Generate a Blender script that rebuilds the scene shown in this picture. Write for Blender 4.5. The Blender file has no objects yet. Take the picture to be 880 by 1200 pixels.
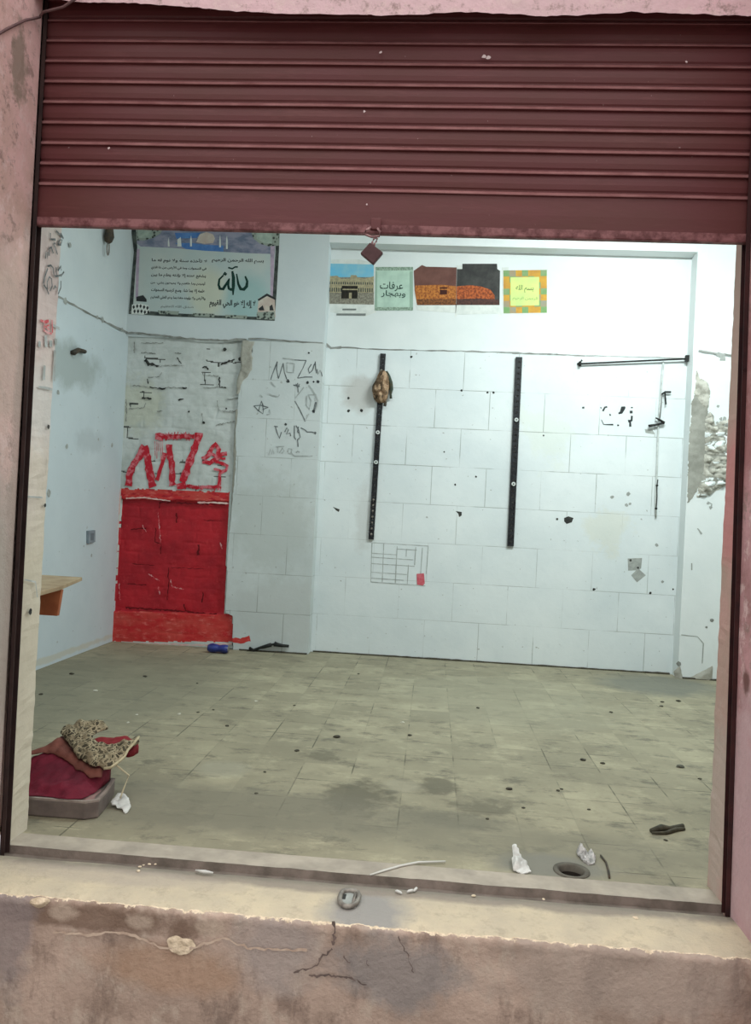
import bpy, bmesh, math, random
from mathutils import Vector, Matrix, noise
random.seed(7)
sc = bpy.context.scene
COL = sc.collection

# ------------------------------------------------------------------ camera
cam_data = bpy.data.cameras.new('camera')
cam_data.sensor_fit = 'VERTICAL'
cam_data.sensor_height = 24.0
cam_data.lens = 930.474 * 24.0 / 1200.0
cam_data.clip_start = 0.05
cam = bpy.data.objects.new('camera', cam_data)
COL.objects.link(cam)
rot = Matrix([[0.996134, -0.050255, 0.072047], [0.071646, -0.009745, -0.997383], [0.050826, 0.998689, -0.006107]])
cam.matrix_world = Matrix.Translation((0.0, -2.7289, 1.25)) @ rot.to_4x4()
sc.camera = cam

# ------------------------------------------------------------------ world: an overcast sky over the street
world = bpy.data.worlds.new('overcast_sky')
sc.world = world
world.use_nodes = True
wn = world.node_tree
wn.nodes.clear()
w_out = wn.nodes.new('ShaderNodeOutputWorld')
w_bg = wn.nodes.new('ShaderNodeBackground')
w_bg.inputs['Color'].default_value = (1.0, 0.965, 0.93, 1)
w_tc = wn.nodes.new('ShaderNodeTexCoord'); w_sep = wn.nodes.new('ShaderNodeSeparateXYZ'); w_map = wn.nodes.new('ShaderNodeMapRange')
w_map.inputs['From Min'].default_value = 0.0; w_map.inputs['From Max'].default_value = 0.9
w_map.inputs['To Min'].default_value = 0.55; w_map.inputs['To Max'].default_value = 2.3     # brighter overhead, as a cloudy sky is
wn.links.new(w_tc.outputs['Generated'], w_sep.inputs[0]); wn.links.new(w_sep.outputs['Z'], w_map.inputs['Value']); wn.links.new(w_map.outputs[0], w_bg.inputs['Strength'])
wn.links.new(w_bg.outputs[0], w_out.inputs[0])

# ------------------------------------------------------------------ the room's lamp (a tube on the ceiling, behind the shutter)
def area_lamp(name, loc, size, size_y, power, color, target):
    l = bpy.data.lights.new(name, 'AREA')
    l.shape = 'RECTANGLE'; l.size = size; l.size_y = size_y
    l.energy = power; l.color = color
    o = bpy.data.objects.new(name, l); COL.objects.link(o)
    o.location = loc
    o.rotation_euler = (Vector(target) - Vector(loc)).to_track_quat('-Z', 'Y').to_euler()
    return o
area_lamp('room_lamp', (1.55, 2.30, 3.86), 1.2, 0.12, 100.0, (0.90, 1.0, 0.985), (1.2, 3.4, 1.4))
area_lamp('room_lamp_side', (-0.9, 1.5, 3.86), 1.2, 0.12, 33.0, (0.90, 1.0, 0.985), (-0.9, 1.7, 0.0))

sc.view_settings.view_transform = 'Standard'
sc.view_settings.look = 'None'
sc.view_settings.gamma = 1.0
sc.view_settings.use_curve_mapping = False
sc.view_settings.exposure = 0.0

# ------------------------------------------------------------------ helpers
Y1, Y2, XL = 4.265, 4.426, -2.841
YU, YA, YK = 4.28, 4.438, 4.30

def nz(x, y=0.0, z=0.0):
    return noise.noise(Vector((x, y, z)))

def tag(o, label=None, cat=None, group=None, kind=None):
    if label: o['label'] = label
    if cat: o['category'] = cat
    if group: o['group'] = group
    if kind: o['kind'] = kind
    return o

def empty(name, loc, label, cat, group=None):
    o = bpy.data.objects.new(name, None); COL.objects.link(o)
    o.location = loc; o.empty_display_size = 0.05
    return tag(o, label, cat, group)

def world_loc(o):
    v = Vector((0, 0, 0))
    while o is not None:
        v += o.location; o = o.parent
    return v

class MB:
    def __init__(self): self.v = []; self.f = []; self.m = []
    def poly(self, pts, mi=0):
        i = len(self.v); self.v += [tuple(p) for p in pts]
        self.f.append(list(range(i, i + len(pts)))); self.m.append(mi)
    def box(self, a, b, mi=0):
        x0, y0, z0 = a; x1, y1, z1 = b
        self.prism([(x0, y0), (x1, y0), (x1, y1), (x0, y1)], 2, z0, z1, mi)
        return self
    def prism(self, poly, axis, lo, hi, mi=0, side=None):
        def P(p, h):
            if axis == 0: return (h, p[0], p[1])
            if axis == 1: return (p[0], h, p[1])
            return (p[0], p[1], h)
        n = len(poly); i = len(self.v)
        self.v += [P(p, lo) for p in poly] + [P(p, hi) for p in poly]
        self.f.append(list(range(i, i + n))); self.m.append(mi)
        self.f.append(list(range(i + 2 * n - 1, i + n - 1, -1))); self.m.append(mi)
        for k in range(n):
            k2 = (k + 1) % n
            self.f.append([i + k, i + n + k, i + n + k2, i + k2]); self.m.append(mi if side is None else side)
        return self
    def tube(self, path, r, n=8, mi=0, closed=False):
        path = [Vector(p) for p in path]; m = len(path); i = len(self.v)
        for k, p in enumerate(path):
            a = path[k - 1] if (k or closed) else p
            b = path[(k + 1) % m] if (k < m - 1 or closed) else p
            t = (b - a).normalized()
            ref = Vector((0, 0, 1)) if abs(t.z) < .9 else Vector((1, 0, 0))
            s = t.cross(ref).normalized(); u = s.cross(t)
            rr = r[k] if isinstance(r, (list, tuple)) else r
            for j in range(n):
                an = 2 * math.pi * j / n
                self.v.append(tuple(p + s * math.cos(an) * rr + u * math.sin(an) * rr))
        for k in range(m if closed else m - 1):
            k2 = (k + 1) % m
            for j in range(n):
                j2 = (j + 1) % n
                self.f.append([i + k * n + j, i + k * n + j2, i + k2 * n + j2, i + k2 * n + j]); self.m.append(mi)
        if not closed:
            self.f.append(list(range(i + n - 1, i - 1, -1))); self.m.append(mi)
            self.f.append(list(range(i + (m - 1) * n, i + m * n))); self.m.append(mi)
        return self
    def lathe(self, prof, c, n=24, mi=0):
        i = len(self.v); m = len(prof)
        for r, z in prof:
            for j in range(n):
                a = 2 * math.pi * j / n
                self.v.append((c[0] + r * math.cos(a), c[1] + r * math.sin(a), c[2] + z))
        for k in range(m - 1):
            for j in range(n):
                j2 = (j + 1) % n
                self.f.append([i + k * n + j, i + k * n + j2, i + (k + 1) * n + j2, i + (k + 1) * n + j]); self.m.append(mi)
        return self
    def ribbon(self, pts, w, put, mi=0, jit=0.0):
        n = len(pts); L = []; Rr = []
        for k in range(n):
            a = Vector(pts[max(k - 1, 0)]); b = Vector(pts[min(k + 1, n - 1)])
            t = b - a
            if t.length < 1e-6: t = Vector((1, 0))
            t.normalize(); s = Vector((-t.y, t.x))
            ww = (w[k] if isinstance(w, (list, tuple)) else w) * .5 * (1 + random.uniform(-jit, jit))
            p = Vector(pts[k])
            L.append(put(*(p + s * ww))); Rr.append(put(*(p - s * ww)))
        for k in range(n - 1):
            self.poly([L[k], L[k + 1], Rr[k + 1], Rr[k]], mi)
        return self
    def build(self, name, mats, parent=None, smooth=False, origin=None, weld=True, bevel=0):
        me = bpy.data.meshes.new(name)
        o = bpy.data.objects.new(name, me); COL.objects.link(o)
        off = Vector(origin) if origin else Vector((0, 0, 0))
        if parent is not None and origin is None: off = world_loc(parent)
        me.from_pydata([tuple(Vector(p) - off) for p in self.v], [], self.f)
        if not isinstance(mats, (list, tuple)): mats = [mats]
        for m in mats: me.materials.append(m)
        for p, mi in zip(me.polygons, self.m): p.material_index = mi
        bm = bmesh.new(); bm.from_mesh(me)
        if weld: bmesh.ops.remove_doubles(bm, verts=bm.verts, dist=1e-6)
        bmesh.ops.recalc_face_normals(bm, faces=bm.faces)
        if bevel:
            es = [e for e in bm.edges if len(e.link_faces) == 2 and e.calc_face_angle(0) > .5]
            bmesh.ops.bevel(bm, geom=es, offset=bevel, segments=2, affect='EDGES', profile=.5)
        bm.to_mesh(me); bm.free()
        if smooth:
            for p in me.polygons: p.use_smooth = True
        if parent is not None: o.parent = parent
        if origin: o.location = off
        return o

def inside(poly, x, y):
    c = False; n = len(poly); j = n - 1
    for i in range(n):
        xi, yi = poly[i]; xj, yj = poly[j]
        if (yi > y) != (yj > y) and x < (xj - xi) * (y - yi) / (yj - yi + 1e-12) + xi: c = not c
        j = i
    return c
def pdist(poly, x, y):
    d = 1e9; n = len(poly)
    for i in range(n):
        ax, ay = poly[i]; bx, by = poly[(i + 1) % n]
        dx, dy = bx - ax, by - ay; L = dx * dx + dy * dy + 1e-12
        t = max(0, min(1, ((x - ax) * dx + (y - ay) * dy) / L))
        d = min(d, math.hypot(x - ax - t * dx, y - ay - t * dy))
    return d

def patch(name, poly, res, put, mats, matfn=None, parent=None, back=None, smooth=True, origin=None, smit=3, rag=0.0):
    """A grid of small faces cut to an outline; put(a, b, distance to the outline) gives each point its place."""
    x0 = min(p[0] for p in poly); x1 = max(p[0] for p in poly)
    y0 = min(p[1] for p in poly); y1 = max(p[1] for p in poly)
    nx = int((x1 - x0) / res) + 1; ny = int((y1 - y0) / res) + 1
    def hit(x, y):
        if rag: x, y = x + rag * (nz(x * 18, y * 18, 1) + .6 * nz(x * 50, y * 50, 2)), y + rag * (nz(x * 18, y * 18, 5) + .6 * nz(x * 50, y * 50, 6))
        return inside(poly, x, y)
    cells = [(i, j) for i in range(nx) for j in range(ny) if hit(x0 + (i + .5) * res, y0 + (j + .5) * res)]
    idx = {}; co = []; faces = []
    def vid(i, j):
        if (i, j) not in idx:
            idx[(i, j)] = len(co); co.append([x0 + i * res, y0 + j * res])
        return idx[(i, j)]
    for i, j in cells: faces.append([vid(i, j), vid(i + 1, j), vid(i + 1, j + 1), vid(i, j + 1)])
    ec = {}
    for f in faces:
        for k in range(4):
            e = tuple(sorted((f[k], f[(k + 1) % 4]))); ec[e] = ec.get(e, 0) + 1
    bnd = {}
    for (a, b), c in ec.items():
        if c == 1: bnd.setdefault(a, []).append(b); bnd.setdefault(b, []).append(a)
    for it in range(smit):
        new = {}
        for v, nb in bnd.items():
            sx = sum(co[n][0] for n in nb) / len(nb); sy = sum(co[n][1] for n in nb) / len(nb)
            new[v] = [(co[v][0] + sx) / 2, (co[v][1] + sy) / 2]
        for v, c in new.items(): co[v] = c
    mb = MB()
    for k, c in enumerate(co):
        mb.v.append(tuple(put(c[0], c[1], 0.0 if k in bnd else pdist(poly, c[0], c[1]))))
    for f in faces:
        mb.f.append(f)
        cx = sum(co[k][0] for k in f) / 4; cy = sum(co[k][1] for k in f) / 4
        mb.m.append(matfn(cx, cy) if matfn else 0)
    if back:
        off = len(co)
        for k, c in enumerate(co): mb.v.append(tuple(back(c[0], c[1])))
        for f in faces: mb.f.append([off + k for k in reversed(f)]); mb.m.append(0)
        for (a, b), c in ec.items():
            if c == 1: mb.f.append([a, b, off + b, off + a]); mb.m.append(0)
    return mb.build(name, mats, parent, smooth, origin, weld=False)

# ------------------------------------------------------------------ materials
def lin(c):
    return tuple((x / 255 / 12.92) if x / 255 <= .04045 else ((x / 255 + .055) / 1.055) ** 2.4 for x in c)
class NT:
    def __init__(self, name, rough=.8, metal=0.0, spec=.3):
        self.m = bpy.data.materials.new(name); self.m.use_nodes = True
        self.t = self.m.node_tree; self.b = self.t.nodes['Principled BSDF']
        self.b.inputs['Roughness'].default_value = rough
        self.b.inputs['Metallic'].default_value = metal
        self.b.inputs['Specular IOR Level'].default_value = spec
        self.tc = self.t.nodes.new('ShaderNodeTexCoord')
        self.co = self.tc.outputs['Object']
        self.h = None
    def n(self, t, **k):
        x = self.t.nodes.new(t)
        for a, b in k.items(): setattr(x, a, b)
        return x
    def l(self, a, b): self.t.links.new(a, b)
    def noise(self, scale, detail=4, rough=.6, stretch=None, off=0):
        x = self.n('ShaderNodeTexNoise'); x.inputs['Scale'].default_value = scale
        x.inputs['Detail'].default_value = detail; x.inputs['Roughness'].default_value = rough
        mp = self.n('ShaderNodeMapping'); self.l(self.co, mp.inputs['Vector'])
        mp.inputs['Location'].default_value = (off, off * 1.7, off * .6)
        if stretch: mp.inputs['Scale'].default_value = stretch
        self.l(mp.outputs[0], x.inputs['Vector'])
        return x.outputs['Fac']
    def ramp(self, fac, a, b, lo=0.0, hi=1.0):
        x = self.n('ShaderNodeMapRange'); x.clamp = True
        x.inputs['From Min'].default_value = a; x.inputs['From Max'].default_value = b
        x.inputs['To Min'].default_value = lo; x.inputs['To Max'].default_value = hi
        self.l(fac, x.inputs['Value']); return x.outputs['Result']
    def math(self, op, a, b):
        x = self.n('ShaderNodeMath', operation=op)
        for k, s in enumerate((a, b)):
            if isinstance(s, (int, float)): x.inputs[k].default_value = s
            else: self.l(s, x.inputs[k])
        return x.outputs[0]
    def mix(self, fac, a, b):
        x = self.n('ShaderNodeMix', data_type='RGBA')
        for s, i in ((fac, 0), (a, 6), (b, 7)):
            if isinstance(s, (int, float)): x.inputs[i].default_value = s
            elif isinstance(s, tuple): x.inputs[i].default_value = (*s, 1)
            else: self.l(s, x.inputs[i])
        return x.outputs[2]
    def stain(self, col, c, r, color, strength=.8, nscale=6, nmix=.6):
        """a patch of dirt, wear or painted shade with a ragged outline round the place c"""
        s = self.n('ShaderNodeVectorMath', operation='SUBTRACT'); self.l(self.co, s.inputs[0]); s.inputs[1].default_value = c
        d = self.n('ShaderNodeVectorMath', operation='DIVIDE'); self.l(s.outputs[0], d.inputs[0]); d.inputs[1].default_value = r
        ln = self.n('ShaderNodeVectorMath', operation='LENGTH'); self.l(d.outputs[0], ln.inputs[0])
        nn = self.noise(nscale, 5, .65, off=c[0] * 3 + c[2])
        v = self.math('ADD', ln.outputs['Value'], self.math('MULTIPLY', self.math('SUBTRACT', nn, .5), nmix * 3))
        return self.mix(self.ramp(v, 1.0, .55, 0, strength), col, color)
    def bump(self, fac, strength, dist):
        x = self.n('ShaderNodeBump'); x.inputs['Strength'].default_value = strength; x.inputs['Distance'].default_value = dist
        self.l(fac, x.inputs['Height'])
        if self.h is not None: self.l(self.h, x.inputs['Normal'])
        self.h = x.outputs[0]
    def done(self, col):
        if isinstance(col, tuple): self.b.inputs['Base Color'].default_value = (*col, 1)
        else: self.l(col, self.b.inputs['Base Color'])
        if self.h is not None: self.l(self.h, self.b.inputs['Normal'])
        return self.m

def simple(name, c, c2=None, scale=8, thr=(.4, .65), rough=.8, metal=0.0, bump=0.0, bscale=60, spec=.3, bdist=.003):
    k = NT(name, rough, metal, spec)
    c = lin(c)
    col = c
    if c2: col = k.mix(k.ramp(k.noise(scale), *thr), c, lin(c2))
    if bump: k.bump(k.noise(bscale), bump, bdist)
    return k.done(col)

def wall_mat(name, base, dirty, brick=None, stains_or_shades=(), bump=.25, lines=.6, spots=True):
    k = NT(name, .75)
    col = k.mix(k.ramp(k.noise(1.4, 5), .38, .72, 0, .8), lin(base), lin(dirty))
    col = k.mix(k.ramp(k.noise(9, 6, .7), .58, .78, 0, .5), col, lin(dirty))
    if spots:
        col = k.mix(k.ramp(k.noise(26, 3, .5, off=4), .70, .74, 0, .7), col, lin((150, 152, 146)))
    for s in stains_or_shades: col = k.stain(col, *s)
    if brick:
        sx = k.n('ShaderNodeSeparateXYZ'); k.l(k.co, sx.inputs[0])
        cb = k.n('ShaderNodeCombineXYZ'); k.l(k.math('ADD', sx.outputs[0], -brick[0] + 20 * brick[1]), cb.inputs[0]); k.l(sx.outputs[2], cb.inputs[1])
        # the joints wander a little
        b = k.n('ShaderNodeTexBrick'); k.l(cb.outputs[0], b.inputs['Vector'])
        b.offset = .5; b.offset_frequency = 2
        b.inputs['Scale'].default_value = 1; b.inputs['Brick Width'].default_value = brick[1]; b.inputs['Row Height'].default_value = brick[2]
        b.inputs['Mortar Size'].default_value = .0038; b.inputs['Mortar Smooth'].default_value = .3
        f = k.math('MULTIPLY', b.outputs['Fac'], k.math('MULTIPLY', k.ramp(k.noise(3.1, 3, .6, off=2), .40, .56, .06, lines), k.ramp(k.noise(.8, 2, .5, off=5), .36, .56, .35, 1.0)))
        col = k.mix(f, col, lin((118, 122, 116)))
        k.bump(k.math('SUBTRACT', 1.0, f), .5, .003)
    k.bump(k.noise(34, 5, .6), bump, .004)
    k.bump(k.noise(5, 3, .5), bump, .012)
    return k.done(col)

M = {}
M['tile_wall'] = wall_mat('painted_tile_wall', (224, 231, 232), (205, 215, 218), (-.271, .4855, .346),
    stains_or_shades=[((-.72, 4.42, 2.36), (.20, .3, .20), lin((178, 172, 166)), .55, 7, .3),
            ((1.55, 4.42, 1.25), (.24, .3, .22), lin((214, 214, 196)), .4, 5, 1.0), ((1.0, 4.42, 2.1), (.25, .3, .35), lin((216, 223, 210)), .4, 5, 1.0),
            ((-.62, 4.42, 1.25), (.10, .3, .34), lin((196, 198, 196)), .5)])
M['plaster'] = wall_mat('white_plaster', (228, 233, 233), (212, 220, 220), bump=.2, spots=False)
M['column_wall'] = wall_mat('grimy_tile_wall', (206, 213, 213), (186, 194, 194), ([(-1.521,2.608)][0][0], .4855, .346),
    stains_or_shades=[((-1.45, 4.26, 1.15), (.5, .4, .5), lin((182, 188, 184)), .5), ((-1.3, 4.26, .35), (.6, .4, .35), lin((188, 192, 190)), .5)])
M['left_wall'] = wall_mat('bluish_wall', (200, 211, 216), (186, 199, 205),
    stains_or_shades=[((-2.84, 3.05, 2.30), (.3, .85, .20), lin((156, 166, 164)), .7, 4, .5),  # greyer oval patch below the curved bracket
            ((-2.84, 3.6, 1.75), (.3, .35, .12), lin((165, 175, 178)), .4),
            ((-2.84, 3.3, .05), (.3, 1.4, .03), lin((196, 190, 170)), .6)], bump=.15)
M['upper_left'] = wall_mat('upper_plaster', (208, 216, 218), (194, 204, 208), bump=.2, spots=False)
M['ceiling'] = simple('ceiling_paint', (225, 228, 226), (210, 214, 212), 2)

k = NT('whitewashed_brick', .8)
col = k.mix(k.ramp(k.noise(4, 5), .4, .7), lin((206, 211, 209)), lin((184, 190, 186)))
col = k.stain(col, (-2.75, 4.3, 2.15), (.35, .3, .3), lin((200, 200, 176)), .5)
k.bump(k.noise(40, 5), .5, .006)
M['brick_white'] = k.done(col)
M['brick_dark'] = simple('dark_joint', (92, 94, 90), (60, 62, 60), 20)
k = NT('red_paint', .55, spec=.4)
col = k.mix(k.ramp(k.noise(5, 5), .4, .7), lin((186, 28, 42)), lin((158, 18, 34)))
col = k.mix(k.ramp(k.noise(20, 6, .7), .56, .68, 0, .5), col, lin((206, 56, 62)))
k.bump(k.noise(45, 5), .5, .006)
M['red_paint'] = k.done(col)
k = NT('worn_red_paint', .6, spec=.35)
col = k.mix(k.ramp(k.noise(4, 5, .6, (1, 1, 3)), .4, .65), lin((196, 40, 44)), lin((200, 74, 66)))
col = k.mix(k.ramp(k.noise(14, 7, .72, (1, 1, 2.5)), .53, .66, 0, .6), col, lin((222, 124, 116)))
k.bump(k.noise(45, 5), .4, .006)
M['red_worn'] = k.done(col)
M['red_stroke'] = simple('red_brush_stroke', (188, 30, 48), (214, 120, 130), 22, (.5, .62), rough=.6)
M['red_faint'] = simple('faint_red', (204, 90, 96), (222, 170, 172), 30, (.45, .6))
M['red_dark'] = simple('dark_red_crack_and_shade', (92, 10, 18), (120, 14, 24), 30)
M['pink_edge'] = simple('pinkish_edge', (226, 196, 190), (214, 160, 156), 12)
M['pen'] = simple('black_pen', (92, 98, 100), (134, 140, 140), 25, (.45, .65))
M['pen_dark'] = simple('black_marker', (48, 52, 54), (84, 88, 88), 25, (.5, .7))
M['pen_faint'] = simple('faint_pencil', (158, 164, 162), (190, 196, 196), 20, (.4, .65))
M['seam'] = simple('dirty_seam', (120, 122, 116), (150, 152, 148), 10, (.4, .6))
M['cement'] = simple('bare_cement', (172, 170, 160), (152, 150, 140), 14, bump=.6, bscale=50, bdist=.006)
M['rubble'] = simple('rubble_stone', (196, 194, 184), (150, 148, 138), 16, (.4, .6), bump=.8, bscale=40, bdist=.01)
M['hole'] = simple('dark_hole', (40, 42, 42), (66, 66, 62), 30)
M['chip'] = simple('grey_chip', (150, 154, 150), (170, 174, 170), 30, bump=.4)

# floor
k = NT('grimy_floor_tiles', .72, spec=.25)
mp = k.n('ShaderNodeMapping'); mp.inputs['Location'].default_value = (-.1706 + 10, 0.012 + 10, 0); k.l(k.co, mp.inputs['Vector'])
wob = k.n('ShaderNodeTexNoise'); wob.inputs['Scale'].default_value = 2.5; k.l(k.co, wob.inputs['Vector'])
b = k.n('ShaderNodeTexBrick'); k.l(mp.outputs[0], b.inputs['Vector'])
b.offset = 0; b.inputs['Scale'].default_value = 1; b.inputs['Brick Width'].default_value = .25; b.inputs['Row Height'].default_value = .25
b.inputs['Mortar Size'].default_value = .0035; b.inputs['Mortar Smooth'].default_value = .2
b.inputs['Color1'].default_value = (*lin((176, 168, 142)), 1); b.inputs['Color2'].default_value = (*lin((138, 132, 112)), 1)
b.inputs['Mortar'].default_value = (*lin((152, 146, 124)), 1)
dirt = k.ramp(k.noise(1.7, 7, .66), .40, .62)
col = k.mix(k.ramp(k.noise(3.2, 6, .7, off=3), .36, .62, .05, .85), b.outputs['Color'], lin((150, 144, 122)))
col = k.mix(k.math('MULTIPLY', dirt, .55), col, lin((124, 118, 100)))
col = k.mix(k.ramp(k.noise(6, 7, .74, (1, 1.5, 1), off=8), .53, .66, 0, .45), col, lin((186, 178, 150)))
col = k.mix(k.ramp(k.noise(5, 8, .76, (1, 1.7, 1), off=5), .53, .64, 0, .7), col, lin((98, 95, 83)))
jf = k.math('MULTIPLY', b.outputs['Fac'], k.ramp(k.noise(2.6, 4, .65, off=1), .50, .60))
col = k.mix(k.math('MULTIPLY', jf, .8), col, lin((78, 76, 64)))
D = lin((96, 92, 78)); G = lin((126, 124, 114))
for s in [((-.28, .82, 0), (.18, .26, .3), D, .8, 8, .8), ((.06, 1.02, 0), (.13, .14, .3), D, .75, 8, .8), ((.30, .80, 0), (.2, .12, .3), D, .6, 8, .9),
          ((-.5, 1.35, 0), (.12, .1, .3), D, .6, 9, .9), ((.15, .62, 0), (.35, .1, .3), lin((100, 98, 87)), .6, 6, .5),
          ((-.9, .55, 0), (1.2, .34, .3), lin((116, 112, 98)), .7, 2, .3), ((.5, .42, 0), (1.0, .22, .3), lin((122, 118, 102)), .6, 3, .3),  # broad darker bands across the front of the floor
          ((.50, .24, 0), (.28, .13, .3), G, .9, 6, .25), ((-2.2, 2.6, 0), (1.1, 1.5, .3), lin((122, 120, 104)), .6, 2, .25), ((1.9, 3.9, 0), (.6, .5, .3), lin((116, 117, 108)), .8, 3, .3),
          ((.55, 3.0, 0), (1.0, 1.0, .3), lin((150, 146, 126)), .5, 3, .4), ((-.08, 1.0, 0), (.11, .1, .3), lin((160, 154, 134)), .55, 3, .2), ((-.95, 1.05, 0), (.16, .16, .3), lin((156, 152, 134)), .6, 4, .3)]:
    col = k.stain(col, *s)
k.bump(k.math('SUBTRACT', 1.0, jf), .5, .003)
k.bump(k.noise(18, 6, .65), .35, .006)
M['floor'] = k.done(col)
M['threshold'] = simple('cement_threshold', (178, 168, 154), (152, 144, 132), 6, bump=.35, bscale=40)
M['groove'] = simple('dirt_in_groove', (126, 114, 106), (94, 86, 78), 9, bump=.6, bscale=50, bdist=.006)

# street side
def pink(name, base, worn, stains_or_shades=(), sc1=5):
    k = NT(name, .8)
    col = k.mix(k.ramp(k.noise(sc1, 6, .65), .38, .68), lin(base), lin(worn))
    col = k.mix(k.ramp(k.noise(15, 8, .78, off=6), .53, .62, 0, .75), col, lin((146, 124, 118)))
    col = k.mix(k.ramp(k.noise(13, 8, .78, off=2), .53, .60, 0, .65), col, lin((226, 200, 198)))
    for s in stains_or_shades: col = k.stain(col, *s)
    k.bump(k.noise(30, 6, .65), .55, .008); k.bump(k.noise(6, 4), .3, .02)
    return k.done(col)
GR = lin((176, 160, 150))
M['pink_left'] = pink('faded_pink_plaster', (224, 186, 184), (198, 168, 158),
    [((-1.46, -.2, .75), (.2, .3, .75), lin((166, 158, 150)), .95, 3, .2), ((-1.46, -.2, 1.75), (.2, .3, .45), lin((186, 166, 156)), .8, 4, .3),
     ((-1.46, -.17, 2.70), (.1, .06, .16), lin((144, 130, 118)), .85, 16, .8), ((-1.46, -.05, 1.2), (.1, .05, 1.3), lin((160, 146, 138)), .6, 8, .4), ((-1.46, -.2, 0.05), (.1, .3, .2), lin((150, 144, 136)), .9, 6, .3)])  # the narrow grey strip beside the rail is painted shade
M['pink_right'] = pink('peeling_pink_plaster', (204, 156, 160), (160, 116, 116),
    [((1.03, -.1, .3), (.2, .3, .5), lin((198, 168, 172)), .8, 7, .5), ((1.03, -.1, .78), (.1, .04, .05), lin((110, 74, 70)), .9, 14, .4),
     ((1.03, -.06, 1.7), (.2, .2, .35), lin((160, 104, 104)), .7, 9, .4), ((1.03, -.1, 2.4), (.2, .2, .4), lin((190, 150, 146)), .7, 5, .4)])
M['pink_lintel'] = pink('pink_lintel_plaster', (226, 192, 198), (216, 186, 190), sc1=8)
k = NT('whitewashed_jamb', .8)
col = k.mix(k.ramp(k.noise(6, 6, .65, (1, 1, .4)), .4, .66), lin((222, 212, 204)), lin((200, 190, 184)))
col = k.mix(k.ramp(k.noise(20, 5, .7, (1, 1, .3), off=3), .62, .70, 0, .6), col, lin((164, 158, 152)))
col = k.stain(col, (-1.464, .12, .6), (.1, .3, .95), lin((196, 190, 168)), .75, 3, .25)
col = k.stain(col, (-1.464, .1, 1.98), (.1, .2, .3), lin((206, 186, 184)), .6, 5, .4)
col = k.stain(col, (-1.464, .1, 1.6), (.1, .15, .2), lin((208, 210, 208)), .5, 8, .5)
k.bump(k.noise(28, 6, .6), .4, .006)
M['jamb_left'] = k.done(col)
k = NT('mottled_jamb', .8)
col = k.mix(k.ramp(k.noise(6, 6, .65, (1, 1, .6)), .36, .66), lin((200, 160, 152)), lin((184, 158, 146)))
col = k.stain(col, (1.03, .1, 1.35), (.1, .2, .28), lin((206, 136, 136)), .8, 6, .4)
col = k.stain(col, (1.03, .12, .3), (.1, .2, .4), lin((190, 176, 166)), .8, 8, .5)
col = k.stain(col, (1.03, .12, 2.0), (.1, .2, .45), lin((196, 168, 156)), .8, 5, .4)
k.bump(k.noise(28, 6, .6), .5, .006)
M['jamb_right'] = k.done(col)
k = NT('doorstep_cement', .85)
top = k.mix(k.ramp(k.noise(5, 6, .6), .38, .66), lin((204, 190, 164)), lin((186, 174, 154)))
top = k.mix(k.ramp(k.noise(14, 8, .76), .52, .66, 0, .65), top, lin((164, 152, 134)))
top = k.stain(top, (-.16, -.2, 0), (.17, .2, .2), lin((146, 144, 142)), .9, 5, .3)
top = k.stain(top, (0, -.06, 0), (2.0, .06, .2), lin((142, 132, 122)), .85, 4, .5)  # groove dirt, also painting the step top's light gradient, darker inside
top = k.stain(top, (-1.0, -.12, 0), (.5, .07, .2), lin((172, 160, 148)), .6, 5, .4)
fr_ = k.mix(k.ramp(k.noise(4, 6, .6), .38, .66), lin((184, 162, 148)), lin((150, 130, 117)))
fr_ = k.mix(k.ramp(k.noise(10, 7, .72, (1, 1, .6), off=3), .50, .64, 0, .8), fr_, lin((186, 170, 156)))
fr_ = k.mix(k.ramp(k.noise(8, 7, .7, (1, 1, .4), off=7), .52, .64, 0, .8), fr_, lin((122, 104, 94)))
for s_ in [((-1.0, -.3, -.055), (.5, .2, .045), lin((116, 94, 80)), .8, 10, .6), ((-.02, -.3, -.14), (.22, .2, .14), lin((136, 130, 128)), .8, 6, .6),
          ((-.42, -.3, -.1), (.17, .2, .16), lin((158, 148, 144)), .7, 6, .4), ((-.75, -.3, -.19), (.3, .2, .09), lin((168, 136, 112)), .6, 5, .4),
          ((-1.27, -.3, -.12), (.12, .2, .2), lin((136, 126, 126)), .7, 6, .6), ((.6, -.3, -.1), (.5, .2, .16), lin((164, 150, 140)), .6, 6, .7),
          ((-.85, -.3, -.05), (.05, .2, .03), lin((184, 166, 150)), .7, 14, .5), ((-1.1, -.3, -.04), (.05, .2, .03), lin((184, 166, 150)), .7, 14, .5), ((-.62, -.3, -.05), (.06, .2, .03), lin((180, 162, 146)), .7, 14, .5)]:
    fr_ = k.stain(fr_, *s_)
sx = k.n('ShaderNodeSeparateXYZ'); k.l(k.co, sx.inputs[0])
zz = k.math('ADD', sx.outputs[2], k.math('MULTIPLY', k.math('SUBTRACT', k.noise(22, 6, .7, off=11), .5), .05))
zz = k.math('ADD', zz, k.math('MULTIPLY', k.math('SUBTRACT', k.noise(3, 3, .5, off=13), .5), .020))
inn_ = k.n('ShaderNodeMath', operation='MAXIMUM'); k.l(k.math('MULTIPLY', k.math('ADD', sx.outputs[1], .284), 1.2), inn_.inputs[0]); inn_.inputs[1].default_value = 0
zz = k.math('ADD', zz, inn_.outputs[0])
chip = k.mix(k.ramp(k.noise(50, 4, .6), .42, .62), lin((232, 214, 188)), lin((198, 180, 154)))
col = k.mix(k.ramp(zz, -.0085, -.0065), fr_, chip)
col = k.mix(k.ramp(zz, -.0030, -.0005), col, top)
k.bump(k.noise(60, 6, .65), .7, .007); k.bump(k.noise(18, 5, .6), .4, .01)
M['step'] = k.done(col)
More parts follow.
